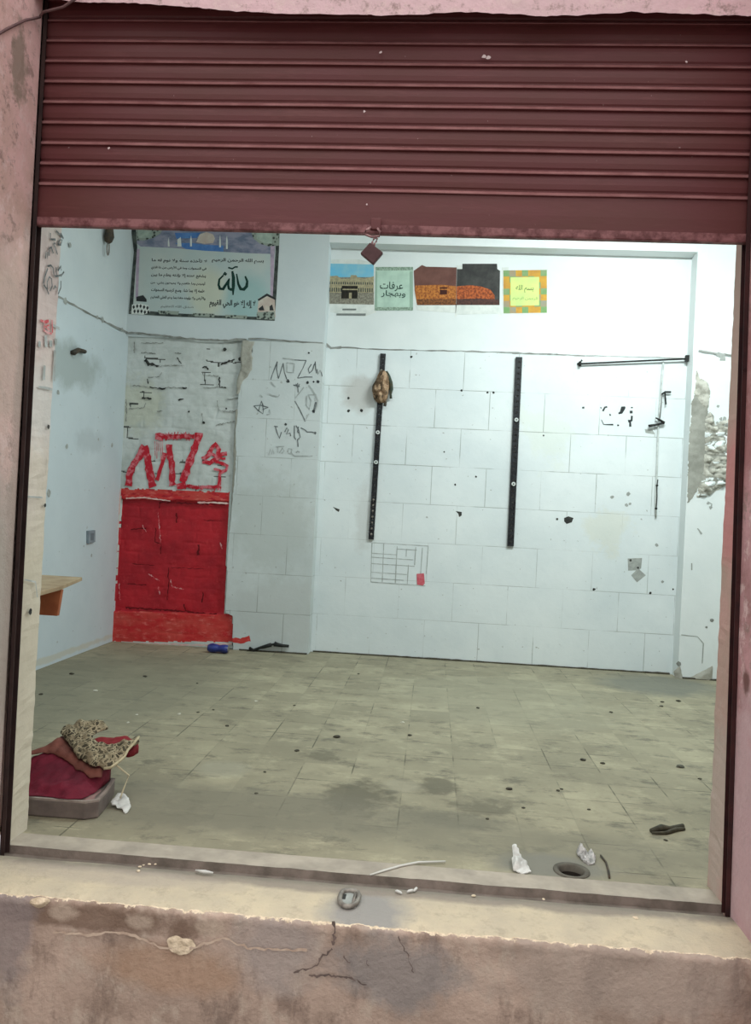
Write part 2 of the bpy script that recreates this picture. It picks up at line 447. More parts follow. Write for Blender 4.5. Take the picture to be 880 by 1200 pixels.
M['step_chip'] = simple('chipped_cement_edge', (226, 208, 182), (196, 178, 152), 40, (.4, .65), bump=.8, bscale=70, bdist=.008)
M['asphalt'] = simple('street_ground', (120, 114, 108), (100, 96, 92), 4, bump=.4)

k = NT('maroon_painted_metal', .48, spec=.4)
col = k.mix(k.ramp(k.noise(2.5, 5, .6, (1, 1, 3)), .38, .68), lin((100, 50, 53)), lin((94, 50, 47)))
col = k.mix(k.ramp(k.noise(7, 6, .7, (.5, 1, 4), off=4), .56, .74, 0, .55), col, lin((120, 70, 70)))
col = k.mix(k.ramp(k.noise(70, 3, .5, off=9), .76, .80, 0, .6), col, lin((200, 180, 176)))
col = k.stain(col, (.72, 0, 2.27), (.2, .1, .03), lin((136, 100, 92)), .8, 14, .5)
col = k.stain(col, (-.35, 0, 2.30), (.6, .1, .05), lin((116, 72, 70)), .6, 8, .5)
k.bump(k.noise(20, 4, .6, (1, 1, 3)), .15, .004)
M['shutter'] = k.done(col)
M['shutter_highlight'] = simple('highlight_maroon_lip', (150, 106, 106), (124, 80, 80), 9, (.36, .66), rough=.7)  # lighter maroon, a painted highlight for the slat lips
M['shutter_edge'] = simple('scraped_maroon_edge', (142, 96, 98), (98, 56, 58), 25, (.4, .6), rough=.55, bump=.4)
M['rail'] = simple('dark_rail_metal', (58, 42, 40), (44, 32, 32), 12, rough=.6, bump=.3)
M['rail_red'] = simple('dark_red_rail_metal', (66, 34, 34), (46, 26, 28), 12, rough=.6, bump=.3)
M['black_metal'] = simple('black_slotted_metal', (24, 26, 30), (40, 42, 46), 20, rough=.5)
M['dark_metal'] = simple('dark_rusty_metal', (62, 58, 52), (84, 70, 56), 30, rough=.65, bump=.3)
M['silver'] = simple('worn_steel', (150, 144, 136), (110, 104, 98), 30, rough=.5, metal=.4)
M['pinkish_steel'] = simple('paint_flecked_steel', (176, 140, 140), (130, 96, 98), 60, (.4, .6), rough=.5, metal=.2)
M['lock_brown'] = simple('maroon_lock', (84, 58, 60), (72, 48, 50), 30, rough=.6)
M['grey_cable'] = simple('grey_cable', (150, 152, 150), (120, 122, 120), 20)
M['conduit'] = simple('pale_conduit', (206, 212, 210), (180, 186, 184), 20, rough=.5)
M['black_rubber'] = simple('black_rubber', (26, 28, 28), (44, 44, 42), 30, rough=.6)
M['brown_cable'] = simple('brown_cable', (110, 84, 84), (92, 70, 72), 30, rough=.6)

# ------------------------------------------------------------------ the room
S = 'structure'
def st(o, label, cat): return tag(o, label, cat, kind=S)

# floor, with a round drain cut through it
DX, DY, DR = .567, .213, .056
mb = MB(); q_ = .063
def fq(x0, x1, y0, y1): mb.box((x0, y0, -.06), (x1, y1, 0))
mb.poly([(-3.0, .15, 0), (DX - q_, .15, 0), (DX - q_, 4.6, 0), (-3.0, 4.6, 0)])
mb.poly([(DX + q_, .15, 0), (3.15, .15, 0), (3.15, 4.6, 0), (DX + q_, 4.6, 0)])
mb.poly([(DX - q_, DY + q_, 0), (DX + q_, DY + q_, 0), (DX + q_, 4.6, 0), (DX - q_, 4.6, 0)])
N = 32
ring = [(DX + DR * math.cos(2 * math.pi * i / N), DY + DR * math.sin(2 * math.pi * i / N), 0) for i in range(N)]
def sq(i):
    a = 2 * math.pi * i / N; c, s = math.cos(a), math.sin(a); m = q_ / max(abs(c), abs(s))
    return (DX + c * m, DY + s * m, 0)
for i in range(N): mb.poly([ring[i], ring[(i + 1) % N], sq(i + 1), sq(i)])
floor = st(mb.build('floor', M['floor']), 'grimy olive grey tiled floor of the empty shop', 'floor')

mb = MB(); n = 90; xs = [-1.47 + 2.52 * i / n for i in range(n + 1)]
fr = [.037 + .006 * nz(x * 6, 1) + .004 * nz(x * 22, 5) for x in xs]; bk = [.149] * (n + 1)
for i in range(n):
    a, b_ = i, i + 1
    mb.poly([(xs[a], fr[a], .004), (xs[b_], fr[b_], .004), (xs[b_], bk[b_], .003), (xs[a], bk[a], .003)])
    mb.poly([(xs[a], fr[a] - .012, -.03), (xs[b_], fr[b_] - .012, -.03), (xs[b_], fr[b_], .001), (xs[a], fr[a], .001)], 1)
    mb.poly([(xs[a], fr[a], .001), (xs[b_], fr[b_], .001), (xs[b_], fr[b_] + .002, .004), (xs[a], fr[a] + .002, .004)], 1)
st(mb.build('trim_1', [M['threshold'], M['groove']]), 'pale cement threshold strip along the shop front opening', 'threshold')

mb = MB()
mb.box((XL - .15, .0, -.06), (XL, 4.65, 2.772), 0)
mb.box((XL - .15, .0, 2.772), (XL - .012, 4.65, 4.1), 1)
wl = st(mb.build('wall_left', [M['left_wall'], M['upper_left']]), 'bluish white left wall of the shop with a thin ledge line', 'wall')
mb = MB(); mb.box((3.0, .0, -.06), (3.15, 4.65, 4.1))
st(mb.build('wall_right', M['plaster']), 'white plastered right wall of the shop, hidden past the front opening', 'wall')
mb = MB(); mb.box((-3.0, .0, 4.05), (3.15, 4.7, 4.15))
st(mb.build('ceiling', M['ceiling']), 'white painted ceiling behind the shutter', 'ceiling')

mb = MB()
mb.box((-1.06, Y2, -.06), (2.18, 4.6, 2.772), 0)
mb.box((-1.06, YA, 2.772), (2.18, 4.6, 3.8), 1)
wb = st(mb.build('wall_back', [M['tile_wall'], M['plaster']]), 'white back wall recess of large painted tiles', 'wall')

edge = [(-1.724,2.777),(-1.683,2.732),(-1.692,2.625),(-1.718,2.517),(-1.738,2.455),(-1.781,2.392),(-1.788,2.223),(-1.787,2.070),(-1.797,1.955),(-1.779,1.764),(-1.782,1.534),(-1.794,1.304),(-1.799,1.113),(-1.812,0.921),(-1.804,0.616),(-1.802,0.425),(-1.804,0.326),(-1.733,0.300),(-1.714,-0.065)]
edge[-1] = (edge[-1][0], -.04)
rag = []
for i in range(len(edge) - 1):
    (ax, az), (bx, bz) = edge[i], edge[i + 1]; m = max(1, int(abs(az - bz) / .02))
    for j in range(m):
        t = j / m; z = az + (bz - az) * t
        rag.append((ax + (bx - ax) * t + .012 * nz(z * 14, 3) + .006 * nz(z * 45, 8), z))
rag.append(edge[-1]); rag[0] = (rag[0][0], 2.772)
mb = MB()
mb.prism([(-1.041, 2.772)] + rag + [(-1.041, -.04)], 1, Y1, 4.6, 0)
mb.prism([(-1.041, 2.772), (XL - .05, 2.772), (XL - .05, 4.08), (-1.041, 4.08)], 1, YU, 4.6, 1)
wbl = st(mb.build('wall_back_left', [M['column_wall'], M['upper_left']]), 'grimy tiled column left of the recess with black pen scribbles', 'wall')

mb = MB()
mb.box((2.163, Y1, -.06), (3.05, 4.6, 2.772), 0)
mb.box((2.163, Y1 + .012, 2.772), (3.05, 4.6, 4.08), 0)
wbr = st(mb.build('wall_back_right', M['plaster']), 'white pillar right of the recess with broken plaster', 'wall')
mb = MB(); mb.box((-1.041, YU, 3.673), (2.163, 4.6, 4.08))
st(mb.build('trim_2', M['plaster']), 'white beam across the top of the back wall recess', 'beam')

# brick infill: courses modelled in relief
niche = [(-2.827,1.293),(-1.835,1.319),(-1.828,0.305),(-2.844,0.276)]
band_lo = [(-2.844,0.283),(-1.828,0.313),(-1.750,0.302),(-1.729,0.066),(-2.868,-0.005)]
band_up = [(-2.833,1.393),(-1.831,1.403),(-1.834,1.303),(-2.826,1.277)]
cr = .103; bl = .27
def brick_d(x, z):
    r = math.floor(z / cr); fz = z / cr - r
    fx = (x + .37) / bl + (.5 if r % 2 else 0) + .15 * nz(r * 3.1, 2)
    fx -= math.floor(fx)
    return min(min(fz, 1 - fz) * cr, min(fx, 1 - fx) * bl), r
def brick_y(x, z):
    x2 = x + .016 * nz(x * 8, z * 9, 1); z2 = z + .016 * nz(x * 5, z * 6, 4) + .006 * nz(x * 22, z * 22, 8)
    d, r = brick_d(x2, z2)
    w = .5 + .5 * nz(x * 5, z * 5, 7)
    g = max(0, 1 - d / .013) * (.0015 + .012 * max(0, w - .55) * 2)
    y = YK + g + .007 * nz(x * 4, z * 4, 2) + .004 * nz(x * 18, z * 18, 5)
    if inside(niche, x, z): y += .028
    return y
x0, x1, z0, z1 = XL - .01, -1.60, -.02, 2.79
res = .0085; nx = int((x1 - x0) / res); nzz = int((z1 - z0) / res)
mb = MB()
for j in range(nzz + 1):
    for i in range(nx + 1):
        x = x0 + i * res; z = z0 + j * res
        mb.v.append((x, brick_y(x, z), z))
for j in range(nzz):
    for i in range(nx):
        a = j * (nx + 1) + i
        mb.f.append([a, a + 1, a + nx + 2, a + nx + 1])
        x = x0 + (i + .5) * res; z = z0 + (j + .5) * res
        e = .008 * nz(x * 25, z * 25, 9)
        if inside(niche, x + e, z + e): mi = 1
        elif inside(band_lo, x + e, z + e): mi = 2
        elif inside(band_up, x + e, z + 2 * e): mi = 2 if nz(x * 12, z * 40, 3) > -.25 else 1
        else:
            d, r = brick_d(x + .016 * nz(x * 8, z * 9, 1), z + .016 * nz(x * 5, z * 6, 4) + .006 * nz(x * 22, z * 22, 8))
            mi = 3 if d < .006 and nz(x * 6, z * 6, 7) > .30 else 0
        mb.m.append(mi)
wbk = st(mb.build('wall_back_brick', [M['brick_white'], M['red_paint'], M['red_worn'], M['brick_dark']], smooth=True, weld=False),
         'whitewashed brick infill with a red painted rectangle and red graffiti', 'wall')

# ---- marks on the walls
def plane_y(y):
    def put(a, b): return (a, y, b)
    return put
def plane_x(x):
    def put(a, b): return (x, a, b)
    return put
def strokes(name, lst, put_fn, base, mat, parent, w, jit=.15, step=-.00015):
    mb = MB()
    for i, s in enumerate(lst):
        ww = w
        if isinstance(s, tuple): s, ww = s
        mb.ribbon(s, ww, put_fn(base + step * i), 0, jit)
    return mb.build(name, mat, parent, weld=False)

def dense(pts, d=.02, jit=.0):
    out = []
    for (ax, az), (bx, bz) in zip(pts[:-1], pts[1:]):
        m = max(1, int(math.hypot(bx - ax, bz - az) / d))
        for j in range(m): out.append((ax + (bx - ax) * j / m + random.uniform(-jit, jit), az + (bz - az) * j / m + random.uniform(-jit, jit)))
    out.append(pts[-1]); return out

# red brush letters on the whitewashed brick
c = .050
letters = [([(-2.761,1.419),(-2.759,1.505),(-2.730,1.599),(-2.681,1.687),(-2.631,1.782)], [.05, .045, .05, .045, .05]), ([(-2.631,1.782),(-2.599,1.684),(-2.580,1.580),(-2.554,1.475),(-2.535,1.417)], c),
    ([(-2.500,1.478),(-2.484,1.558),(-2.456,1.651),(-2.440,1.731)], .030), ([(-2.542,1.879),(-2.501,1.876),(-2.461,1.869)], [.05, .058, .04]),
    ([(-2.468,1.878),(-2.374,1.879),(-2.280,1.886),(-2.179,1.888)], .030), ([(-2.408,1.812),(-2.392,1.720),(-2.370,1.616),(-2.365,1.524),(-2.353,1.439)], [.055, .055, .04, .04, .04]),
    ([(-2.134,1.929),(-2.138,1.876),(-2.167,1.783),(-2.196,1.703),(-2.219,1.623),(-2.241,1.543),(-2.271,1.475)], c), ([(-2.316,1.434),(-2.269,1.436),(-2.230,1.451)], [.05, .05, .03]),
    ([(-2.229,1.445),(-2.135,1.429),(-2.028,1.441),(-1.922,1.453)], .022), ([(-2.095,1.688),(-2.043,1.723),(-2.013,1.790),(-1.982,1.831),(-1.946,1.780),(-1.955,1.701),(-2.026,1.658),(-2.094,1.668)], .034),
    ([(-1.975,1.700),(-1.937,1.734),(-1.871,1.750)], .030), ([(-1.974,1.673),(-1.907,1.663),(-1.865,1.639),(-1.870,1.599),(-1.928,1.571),(-1.922,1.505),(-1.928,1.439)], .022),
    ([(-2.045,1.762),(-1.963,1.713),(-1.882,1.704)], .02), ([(-1.984,1.607),(-1.930,1.597),(-1.895,1.579)], .018)]
strokes('graffiti', [(dense(s, .025, .004), 1.28 * (w if not isinstance(w, list) else sum(w) / len(w))) for s, w in letters], plane_y, YK - .010, M['red_stroke'], wbk, .05, .22)
hat = []
for i in range(24):
    x = 340 + i * 9 + random.uniform(-3, 3)
    hat.append((x, random.uniform(62, 80), random.uniform(112, 130)))
hs = []
P0, P1 = [(-2.457,1.928),(-2.157,1.849)]
for i in range(22):
    t = i / 21; x = P0[0] + (P1[0] - P0[0]) * t
    hs.append([(x, P0[1] - random.uniform(0, .03)), (x + random.uniform(-.01, .01), P1[1] + random.uniform(-.01, .03))])
P0, P1 = [(-2.230,1.458),(-1.907,1.414)]
for i in range(20):
    t = i / 19; x = P0[0] + (P1[0] - P0[0]) * t
    hs.append([(x, P0[1] - random.uniform(0, .02)), (x + random.uniform(-.01, .01), P1[1] + random.uniform(-.01, .02))])
strokes('graffiti', hs, plane_y, YK - .0135, M['red_stroke'], wbk, .008, .3)
drips = [(-2.540,1.832),(-2.528,1.701),(-2.519,1.833),(-2.511,1.675),(-2.502,1.834),(-2.498,1.742),(-2.482,1.835),(-2.475,1.664),(-2.466,1.836),(-2.461,1.704)]
strokes('paint_drip', [drips[i:i + 2] for i in range(0, 10, 2)], plane_y, YK - .0125, M['red_faint'], wbk, .006, .2)
strokes('paint_edge', [(dense([(-2.832,1.386),(-2.844,1.020),(-2.855,0.476),(-2.868,-0.005)], .03, .004), .014), (dense([(-2.868,-0.013),(-2.456,0.005),(-1.985,0.019),(-1.736,0.050)], .03, .004), .012),
    (dense([(-2.780,1.303),(-2.606,1.319),(-2.368,1.300)], .02, .003), .012), (dense([(-2.115,1.297),(-1.975,1.304),(-1.834,1.303)], .02, .002), .014)], plane_y, YK - .012, M['pink_edge'], wbk, .012, .5)
for cr_, w_ in (([(-2.680,2.552),(-2.659,2.560),(-2.635,2.526),(-2.599,2.527),(-2.541,2.515)], .026), ([(-1.969,2.550),(-1.921,2.573),(-1.844,2.601)], .013), ([(-2.609,2.319),(-2.530,2.314),(-2.493,2.304),(-2.465,2.319)], .011), ([(-1.978,2.438),(-1.973,2.347),(-1.908,2.338)], .010),
        ([(-2.676,2.223),(-2.589,2.216)], .011), ([(-2.338,2.213),(-2.295,2.225)], .012), ([(-2.635,2.392),(-2.628,2.350)], .010), ([(-2.372,2.592),(-2.334,2.544)], .009), ([(-2.132,2.516),(-2.104,2.527),(-2.081,2.497)], .012), ([(-2.308,2.325),(-2.271,2.328)], .011)):
    strokes('brick_crack_and_shade', [(dense(cr_, .012, .005), w_)], plane_y, YK - .011, M['hole'], wbk, .01, .6)
for cr_, w_ in (([(-2.769,2.326),(-2.697,2.329),(-2.609,2.319)], .006), ([(-2.465,2.321),(-2.408,2.324),(-2.279,2.327)], .005), ([(-2.122,2.333),(-2.037,2.339),(-1.980,2.344)], .005), ([(-2.713,2.626),(-2.648,2.631),(-2.575,2.625)], .007), ([(-2.396,2.635),(-2.339,2.637)], .007), ([(-2.130,2.474),(-2.121,2.447),(-1.985,2.445)], .006),
        ([(-2.783,2.725),(-2.771,2.627)], .012), ([(-2.827,2.200),(-2.819,2.130),(-2.816,1.996)], .006), ([(-2.541,2.515),(-2.433,2.523),(-2.304,2.528)], .005), ([(-2.629,2.413),(-2.528,2.417),(-2.509,2.460)], .005), ([(-2.801,2.117),(-2.657,2.131),(-2.642,2.180)], .005), ([(-1.988,2.220),(-1.969,2.137),(-1.897,2.126),(-1.812,2.136)], .006), ([(-2.540,2.106),(-2.483,2.109)], .006), ([(-2.117,2.103),(-2.106,2.026)], .006), ([(-2.717,2.714),(-2.602,2.723),(-2.509,2.724)], .006), ([(-1.889,2.238),(-1.790,2.251)], .008), ([(-1.990,1.996),(-1.878,2.029),(-1.808,2.043)], .006)):
    strokes('brick_crack_and_shade', [(dense(cr_, .012, .005), w_)], plane_y, YK - .011, M['seam'], wbk, .006, .7)
mb = MB()
def dot(mb, c, r, put, n=10, irr=.25):
    mb.poly([put(c[0] + r * (1 + random.uniform(-irr, irr)) * math.cos(2 * math.pi * i / n), c[1] + r * (1 + random.uniform(-irr, irr)) * math.sin(2 * math.pi * i / n)) for i in range(n)])
for p, r in zip([(-1.941,2.687),(-1.794,2.603),(-2.239,2.112),(-2.098,2.019),(-1.899,2.154)], (.017, .018, .010, .012, .008)): dot(mb, p, r, plane_y(YK - .0112))
mb.build('drilled_hole', M['hole'], wbk)

for cr_, w_ in (([(-2.476,1.282),(-2.473,1.228)], .012), ([(-2.310,1.192),(-2.306,1.106)], .012), ([(-2.496,1.047),(-2.494,0.924),(-2.438,0.903),(-2.438,0.816)], .009), ([(-2.095,0.921),(-2.090,0.823)], .022), ([(-2.722,1.023),(-2.584,1.040)], .009), ([(-2.692,0.709),(-2.490,0.710)], .007), ([(-2.364,0.698),(-2.350,0.576),(-2.353,0.404)], .007),
        ([(-2.733,0.524),(-2.556,0.529)], .008), ([(-2.028,0.496),(-2.035,0.398)], .009), ([(-2.734,0.312),(-2.494,0.312),(-2.193,0.310),(-1.843,0.297)], .014), ([(-2.062,1.143),(-1.888,1.140)], .006), ([(-2.196,0.376),(-2.181,0.316)], .009), ([(-2.339,0.699),(-2.014,0.702)], .005), ([(-2.471,1.282),(-1.871,1.292)], .012), ([(-2.817,1.142),(-2.813,1.031)], .008)):
    strokes('brick_crack_and_shade', [(dense(cr_, .02, .006), w_)], plane_y, YK + .010, M['red_dark'], wbk, .01, .6)  # cracks; the long line at the niche bottom paints the recess shadow
for cr_, w_ in (([(-2.623,1.065),(-2.582,1.006)], .012), ([(-1.902,0.943),(-1.875,0.891)], .014), ([(-2.478,1.183),(-2.458,1.037),(-2.446,0.914)], .010), ([(-2.536,0.627),(-2.433,0.571)], .012), ([(-2.333,0.589),(-2.317,0.528),(-2.204,0.510)], .010), ([(-2.809,0.525),(-2.791,0.378)], .010), ([(-2.443,0.521),(-2.426,0.448)], .012)):
    strokes('paint_wear', [(dense(cr_, .010, .006), w_ * .6)], plane_y, YK + .0085, M['red_faint'], wbk, .01, .8)
# bare cement along the broken edge of the tiled column
patch('broken_plaster', [(-1.781,2.771),(-1.657,2.767),(-1.691,2.674),(-1.672,2.613),(-1.674,2.506),(-1.717,2.435),(-1.761,2.387),(-1.772,2.287),(-1.810,2.286),(-1.809,2.416),(-1.777,2.533),(-1.790,2.647)], .006,
      lambda a, b, d: (a, 4.268 - min(d, .014) * .6 - .003 * nz(a * 30, b * 30), b), M['cement'], None, wbl, smooth=True)
patch('broken_plaster', [(-1.811,2.148),(-1.780,2.149),(-1.771,1.842),(-1.763,1.536),(-1.770,1.229),(-1.785,0.922),(-1.816,0.921),(-1.801,1.228),(-1.802,1.534),(-1.810,1.841)], .006,
      lambda a, b, d: (a, 4.275 - min(d, .012) * .5 - .002 * nz(a * 30, b * 30), b), M['cement'], None, wbl, smooth=True)

# black pen on the column
cp = Y1 - .0012
C1 = [[(-1.502,2.425),(-1.493,2.464),(-1.451,2.590)], [(-1.451,2.590),(-1.455,2.523),(-1.433,2.438)], [(-1.433,2.438),(-1.397,2.577)], [(-1.397,2.577),(-1.383,2.497),(-1.356,2.431)],
      [(-1.261,2.449),(-1.217,2.541),(-1.192,2.609)], [(-1.298,2.610),(-1.240,2.609),(-1.190,2.609)], [(-1.261,2.449),(-1.194,2.461),(-1.127,2.464)],
      [(-1.143,2.577),(-1.169,2.533),(-1.157,2.496),(-1.130,2.525),(-1.118,2.573),(-1.110,2.602),(-1.102,2.536),(-1.091,2.498)], [(-1.088,2.536),(-1.080,2.489),(-1.063,2.528),(-1.048,2.500),(-1.041,2.472)]]
strokes('pen_writing', C1, plane_y, cp, M['pen'], wbl, .009)
C2 = [[(-1.642,2.186),(-1.580,2.193),(-1.511,2.177)], [(-1.642,2.186),(-1.601,2.145),(-1.556,2.118),(-1.554,2.156),(-1.577,2.231),(-1.597,2.145)], [(-1.577,2.231),(-1.555,2.185),(-1.511,2.177),(-1.563,2.156)], [(-1.274,2.244),(-1.227,2.169),(-1.174,2.072)],
      [(-1.296,2.386),(-1.237,2.374)], [(-1.258,2.406),(-1.249,2.321)], [(-1.272,2.396),(-1.256,2.359),(-1.239,2.397)], [(-1.450,2.012),(-1.416,2.009)], [(-1.438,2.008),(-1.418,1.952),(-1.396,1.905),(-1.380,1.963)], [(-1.351,1.964),(-1.334,2.003),(-1.318,1.985),(-1.335,1.946),(-1.302,1.957),(-1.296,1.929)],
      [(-1.267,2.025),(-1.262,1.921),(-1.247,1.902)], [(-1.253,2.026),(-1.227,1.989),(-1.209,1.923),(-1.232,1.903),(-1.224,1.837)], [(-1.209,2.008),(-1.170,1.991),(-1.150,1.973),(-1.111,1.975),(-1.068,1.967)], [(-1.229,2.017),(-1.236,1.969),(-1.221,1.960)]]
strokes('pen_writing', C2, plane_y, cp - .0008, M['pen'], wbl, .0085)
C3 = [[(-1.484,1.753),(-1.473,1.806),(-1.460,1.759),(-1.449,1.808),(-1.437,1.765)], [(-1.425,1.828),(-1.349,1.836)], [(-1.406,1.824),(-1.404,1.776)], [(-1.389,1.777),(-1.363,1.821),(-1.347,1.793),(-1.370,1.773)], [(-1.317,1.785),(-1.309,1.818),(-1.280,1.815),(-1.283,1.772),(-1.312,1.776)], [(-1.289,1.786),(-1.253,1.754),(-1.177,1.758),(-1.091,1.762)],
      [(-1.240,1.784),(-1.227,1.798),(-1.207,1.790)], [(-1.271,2.272),(-1.235,2.321),(-1.199,2.370)], [(-1.157,2.391),(-1.121,2.345),(-1.090,2.299),(-1.092,2.251)], [(-1.174,2.072),(-1.144,2.135)], [(-1.364,2.583),(-1.359,2.498),(-1.301,2.495),(-1.296,2.576),(-1.364,2.583)], [(-1.404,2.620),(-1.337,2.618),(-1.298,2.610)],
      [(-1.171,2.295),(-1.167,2.210),(-1.141,2.173),(-1.126,2.250),(-1.157,2.305),(-1.090,2.308),(-1.068,2.252),(-1.083,2.175)], [(-1.523,2.301),(-1.473,2.283),(-1.425,2.276),(-1.416,2.295)], [(-1.499,2.406),(-1.453,2.361)], [(-1.590,2.288),(-1.569,2.265)], [(-1.522,2.110),(-1.489,2.121),(-1.501,2.158)]]
strokes('pen_writing', C3, plane_y, cp - .0016, M['pen_faint'], wbl, .010)
mb = MB()
for p, r in zip([(-1.345,2.417),(-1.077,2.425),(-1.168,2.414),(-1.115,2.421),(-1.345,2.033),(-1.077,1.968),(-1.174,2.075),(-1.172,2.676),(-1.102,2.160)], (.016, .014, .013, .008, .011, .011, .008, .009, .013)): dot(mb, p, r, plane_y(cp - .002))
mb.build('drilled_hole', M['pen_dark'], wbl)
strokes('wall_scrape', [([(-1.101,2.146),(-1.090,2.213),(-1.082,2.242)], .02)], plane_y, cp - .0012, M['pen'], wbl, .02)
strokes('paint_patch', [(dense([(-1.729,0.086),(-1.652,0.083),(-1.568,0.111)], .02, .004), .045)], plane_y, cp, M['red_worn'], wbl, .04, .25)

# ledge seams along the top of the tiling
strokes('ledge_seam', [dense([(-1.724,2.785),(-1.577,2.790),(-1.345,2.775),(-1.053,2.770)], .05, .003)], plane_y, Y1 - .0016, M['seam'], wbl, .012, .4)
strokes('ledge_seam', [dense([(-2.909,2.798),(-2.766,2.803),(-2.527,2.788),(-2.288,2.765),(-1.973,2.761),(-1.740,2.777)], .03, .004)], plane_y, YU - .0155, M['seam'], wbl, .016, .5)
strokes('ledge_seam', [(dense([(-1.061,2.805),(-0.997,2.761),(-0.903,2.772)], .03, .002), .018), (dense([(-0.903,2.772),(-0.670,2.765),(-0.360,2.768),(0.024,2.774),(0.329,2.777),(0.633,2.780),(0.935,2.776)], .05, .003), .010),
    (dense([(0.633,2.773),(0.935,2.776),(1.123,2.775),(1.272,2.773)], .03, .002), .009), (dense([(0.935,2.776),(1.160,2.776),(1.533,2.775),(1.903,2.781),(2.160,2.782)], .05, .002), .006)], plane_y, Y2 - .0014, M['seam'], wb, .01, .5)
strokes('ledge_seam', [dense([(2.208,2.818),(2.287,2.806),(2.395,2.795),(2.516,2.785)], .03, .003)], plane_y, Y1 - .0014, M['seam'], wbr, .013, .5)
strokes('ledge_seam', [dense([(2.916,2.753),(2.997,2.757),(3.404,2.768),(3.818,2.782),(4.289,2.806),(4.454,2.813)], .06, .004)], plane_x, XL + .0015, M['seam'], wl, .016, .4)
mb = MB()
for p, r in zip([(3.731,2.782),(3.629,2.778),(4.150,2.803),(3.053,2.753)], (.025, .018, .018, .03)): dot(mb, p, r, plane_x(XL + .002))
for p, r in zip([(2.960,1.302),(4.060,1.759),(3.022,2.059),(3.772,1.783),(3.206,1.673),(3.758,0.804),(3.086,3.190)], (.03, .02, .02, .012, .02, .015, .02)): dot(mb, p, r, plane_x(XL + .002))
mb.build('plaster_chip', M['chip'], wl)

# recess: marks
pb = Y2 - .0012
mb = MB()
for lst in ([(-0.907,1.321),(-0.843,1.301),(-0.850,1.277),(-0.874,1.291)], [(0.203,1.338),(0.257,1.333),(0.258,1.302),(0.236,1.286),(0.227,1.316)], [(1.163,1.325),(1.200,1.342),(1.245,1.329),(1.232,1.291),(1.188,1.273),(1.165,1.295)]): mb.poly([plane_y(pb)(*p) for p in lst])
for p, r in zip([(-0.264,2.708),(0.431,2.413),(0.485,2.415),(0.186,1.575),(0.202,2.423),(-0.809,2.198),(-0.690,2.205),(0.073,1.864),(0.369,1.654),(0.947,2.050),(-0.815,2.312)], (.011, .010, .010, .009, .010, .013, .014, .007, .009, .008, .012)): dot(mb, p, r, plane_y(pb))
for p, r in zip([(1.453,0.708),(1.942,0.703),(1.827,0.919),(1.758,0.981),(2.136,0.747),(1.103,1.313)], (.013, .012, .010, .012, .008, .010)): dot(mb, p, r, plane_y(pb - .001))
mb.build('drilled_hole', M['hole'], wb)
mb = MB()
mb.poly([plane_y(pb)(*p) for p in [(1.733,0.996),(1.857,1.007),(1.853,0.916),(1.828,0.898),(1.742,0.889)]]); mb.poly([plane_y(pb - .0004)(*p) for p in [(1.770,0.850),(1.827,0.915),(1.896,0.857),(1.823,0.791)]])
mb.poly([plane_y(pb)(*p) for p in [(1.826,2.145),(1.893,2.142),(1.915,2.101),(1.834,2.112)]])
for p, r in zip([(1.572,1.531),(1.711,1.567),(1.700,1.467),(1.730,1.479),(2.043,0.808),(1.978,1.128)], (.016, .017, .014, .012, .012, .015)): dot(mb, p, r, plane_y(pb))
mb.build('wall_scrape', M['chip'], wb)
strokes('black_mark', [([(1.455,2.288),(1.471,2.323),(1.491,2.327)], .014), ([(1.433,2.315),(1.441,2.319)], .012), ([(1.517,2.267),(1.522,2.250)], .012), ([(1.591,2.273),(1.613,2.281),(1.629,2.323),(1.648,2.333)], [.015, .03, .034, .012]),
    ([(1.700,2.302),(1.702,2.278)], .02), ([(1.679,2.208),(1.708,2.216),(1.709,2.257)], .024), ([(1.695,2.209),(1.700,2.161)], .016), ([(1.445,2.212),(1.467,2.171),(1.494,2.170),(1.551,2.172)], [.006, .01, .012, .016]), ([(1.586,2.168),(1.602,2.169)], .014), ([(1.697,2.330),(1.713,2.330)], .012),
    ([(1.273,2.312),(1.292,2.313)], .012)], plane_y, pb, M['pen_dark'], wb, .012, .3)
# little pencil grid with a red square
g = []
def bl_(u, v):
    A, B_, C_, D_ = GQ
    return (A[0] * (1 - u) * (1 - v) + B_[0] * u * (1 - v) + C_[0] * u * v + D_[0] * (1 - u) * v, A[1] * (1 - u) * (1 - v) + B_[1] * u * (1 - v) + C_[1] * u * v + D_[1] * (1 - u) * v)
GQ = [(-0.534,1.016),(-0.026,1.012),(-0.035,0.654),(-0.527,0.661)]
for v, a, b_ in ((0, 0, 1), (.27, 0, .45), (.37, 0, .75), (.53, 0, .78), (.75, 0, .65), (.9, 0, .6), (1, 0, 1), (.12, .45, .8)): g.append([bl_(a, v), bl_((a + b_) / 2, v), bl_(b_, v)])
for u, a, b_ in ((0, 0, 1), (.21, 0, 1), (.45, .05, 1), (.67, .5, 1), (.78, .05, .5), (.9, .05, .75), (1, 0, .7), (.62, .1, .3)): g.append([bl_(u, a), bl_(u, (a + b_) / 2), bl_(u, b_)])
strokes('pencil_grid', g, plane_y, pb, M['pen_faint'], wb, .007, .3)
mb = MB(); mb.poly([plane_y(pb - .003)(*p) for p in [(-0.118,0.757),(-0.053,0.766),(-0.040,0.676),(-0.056,0.655),(-0.109,0.661)]])
mb.build('red_square', simple('red_crayon', (206, 112, 122), (196, 82, 96), 30), wb)

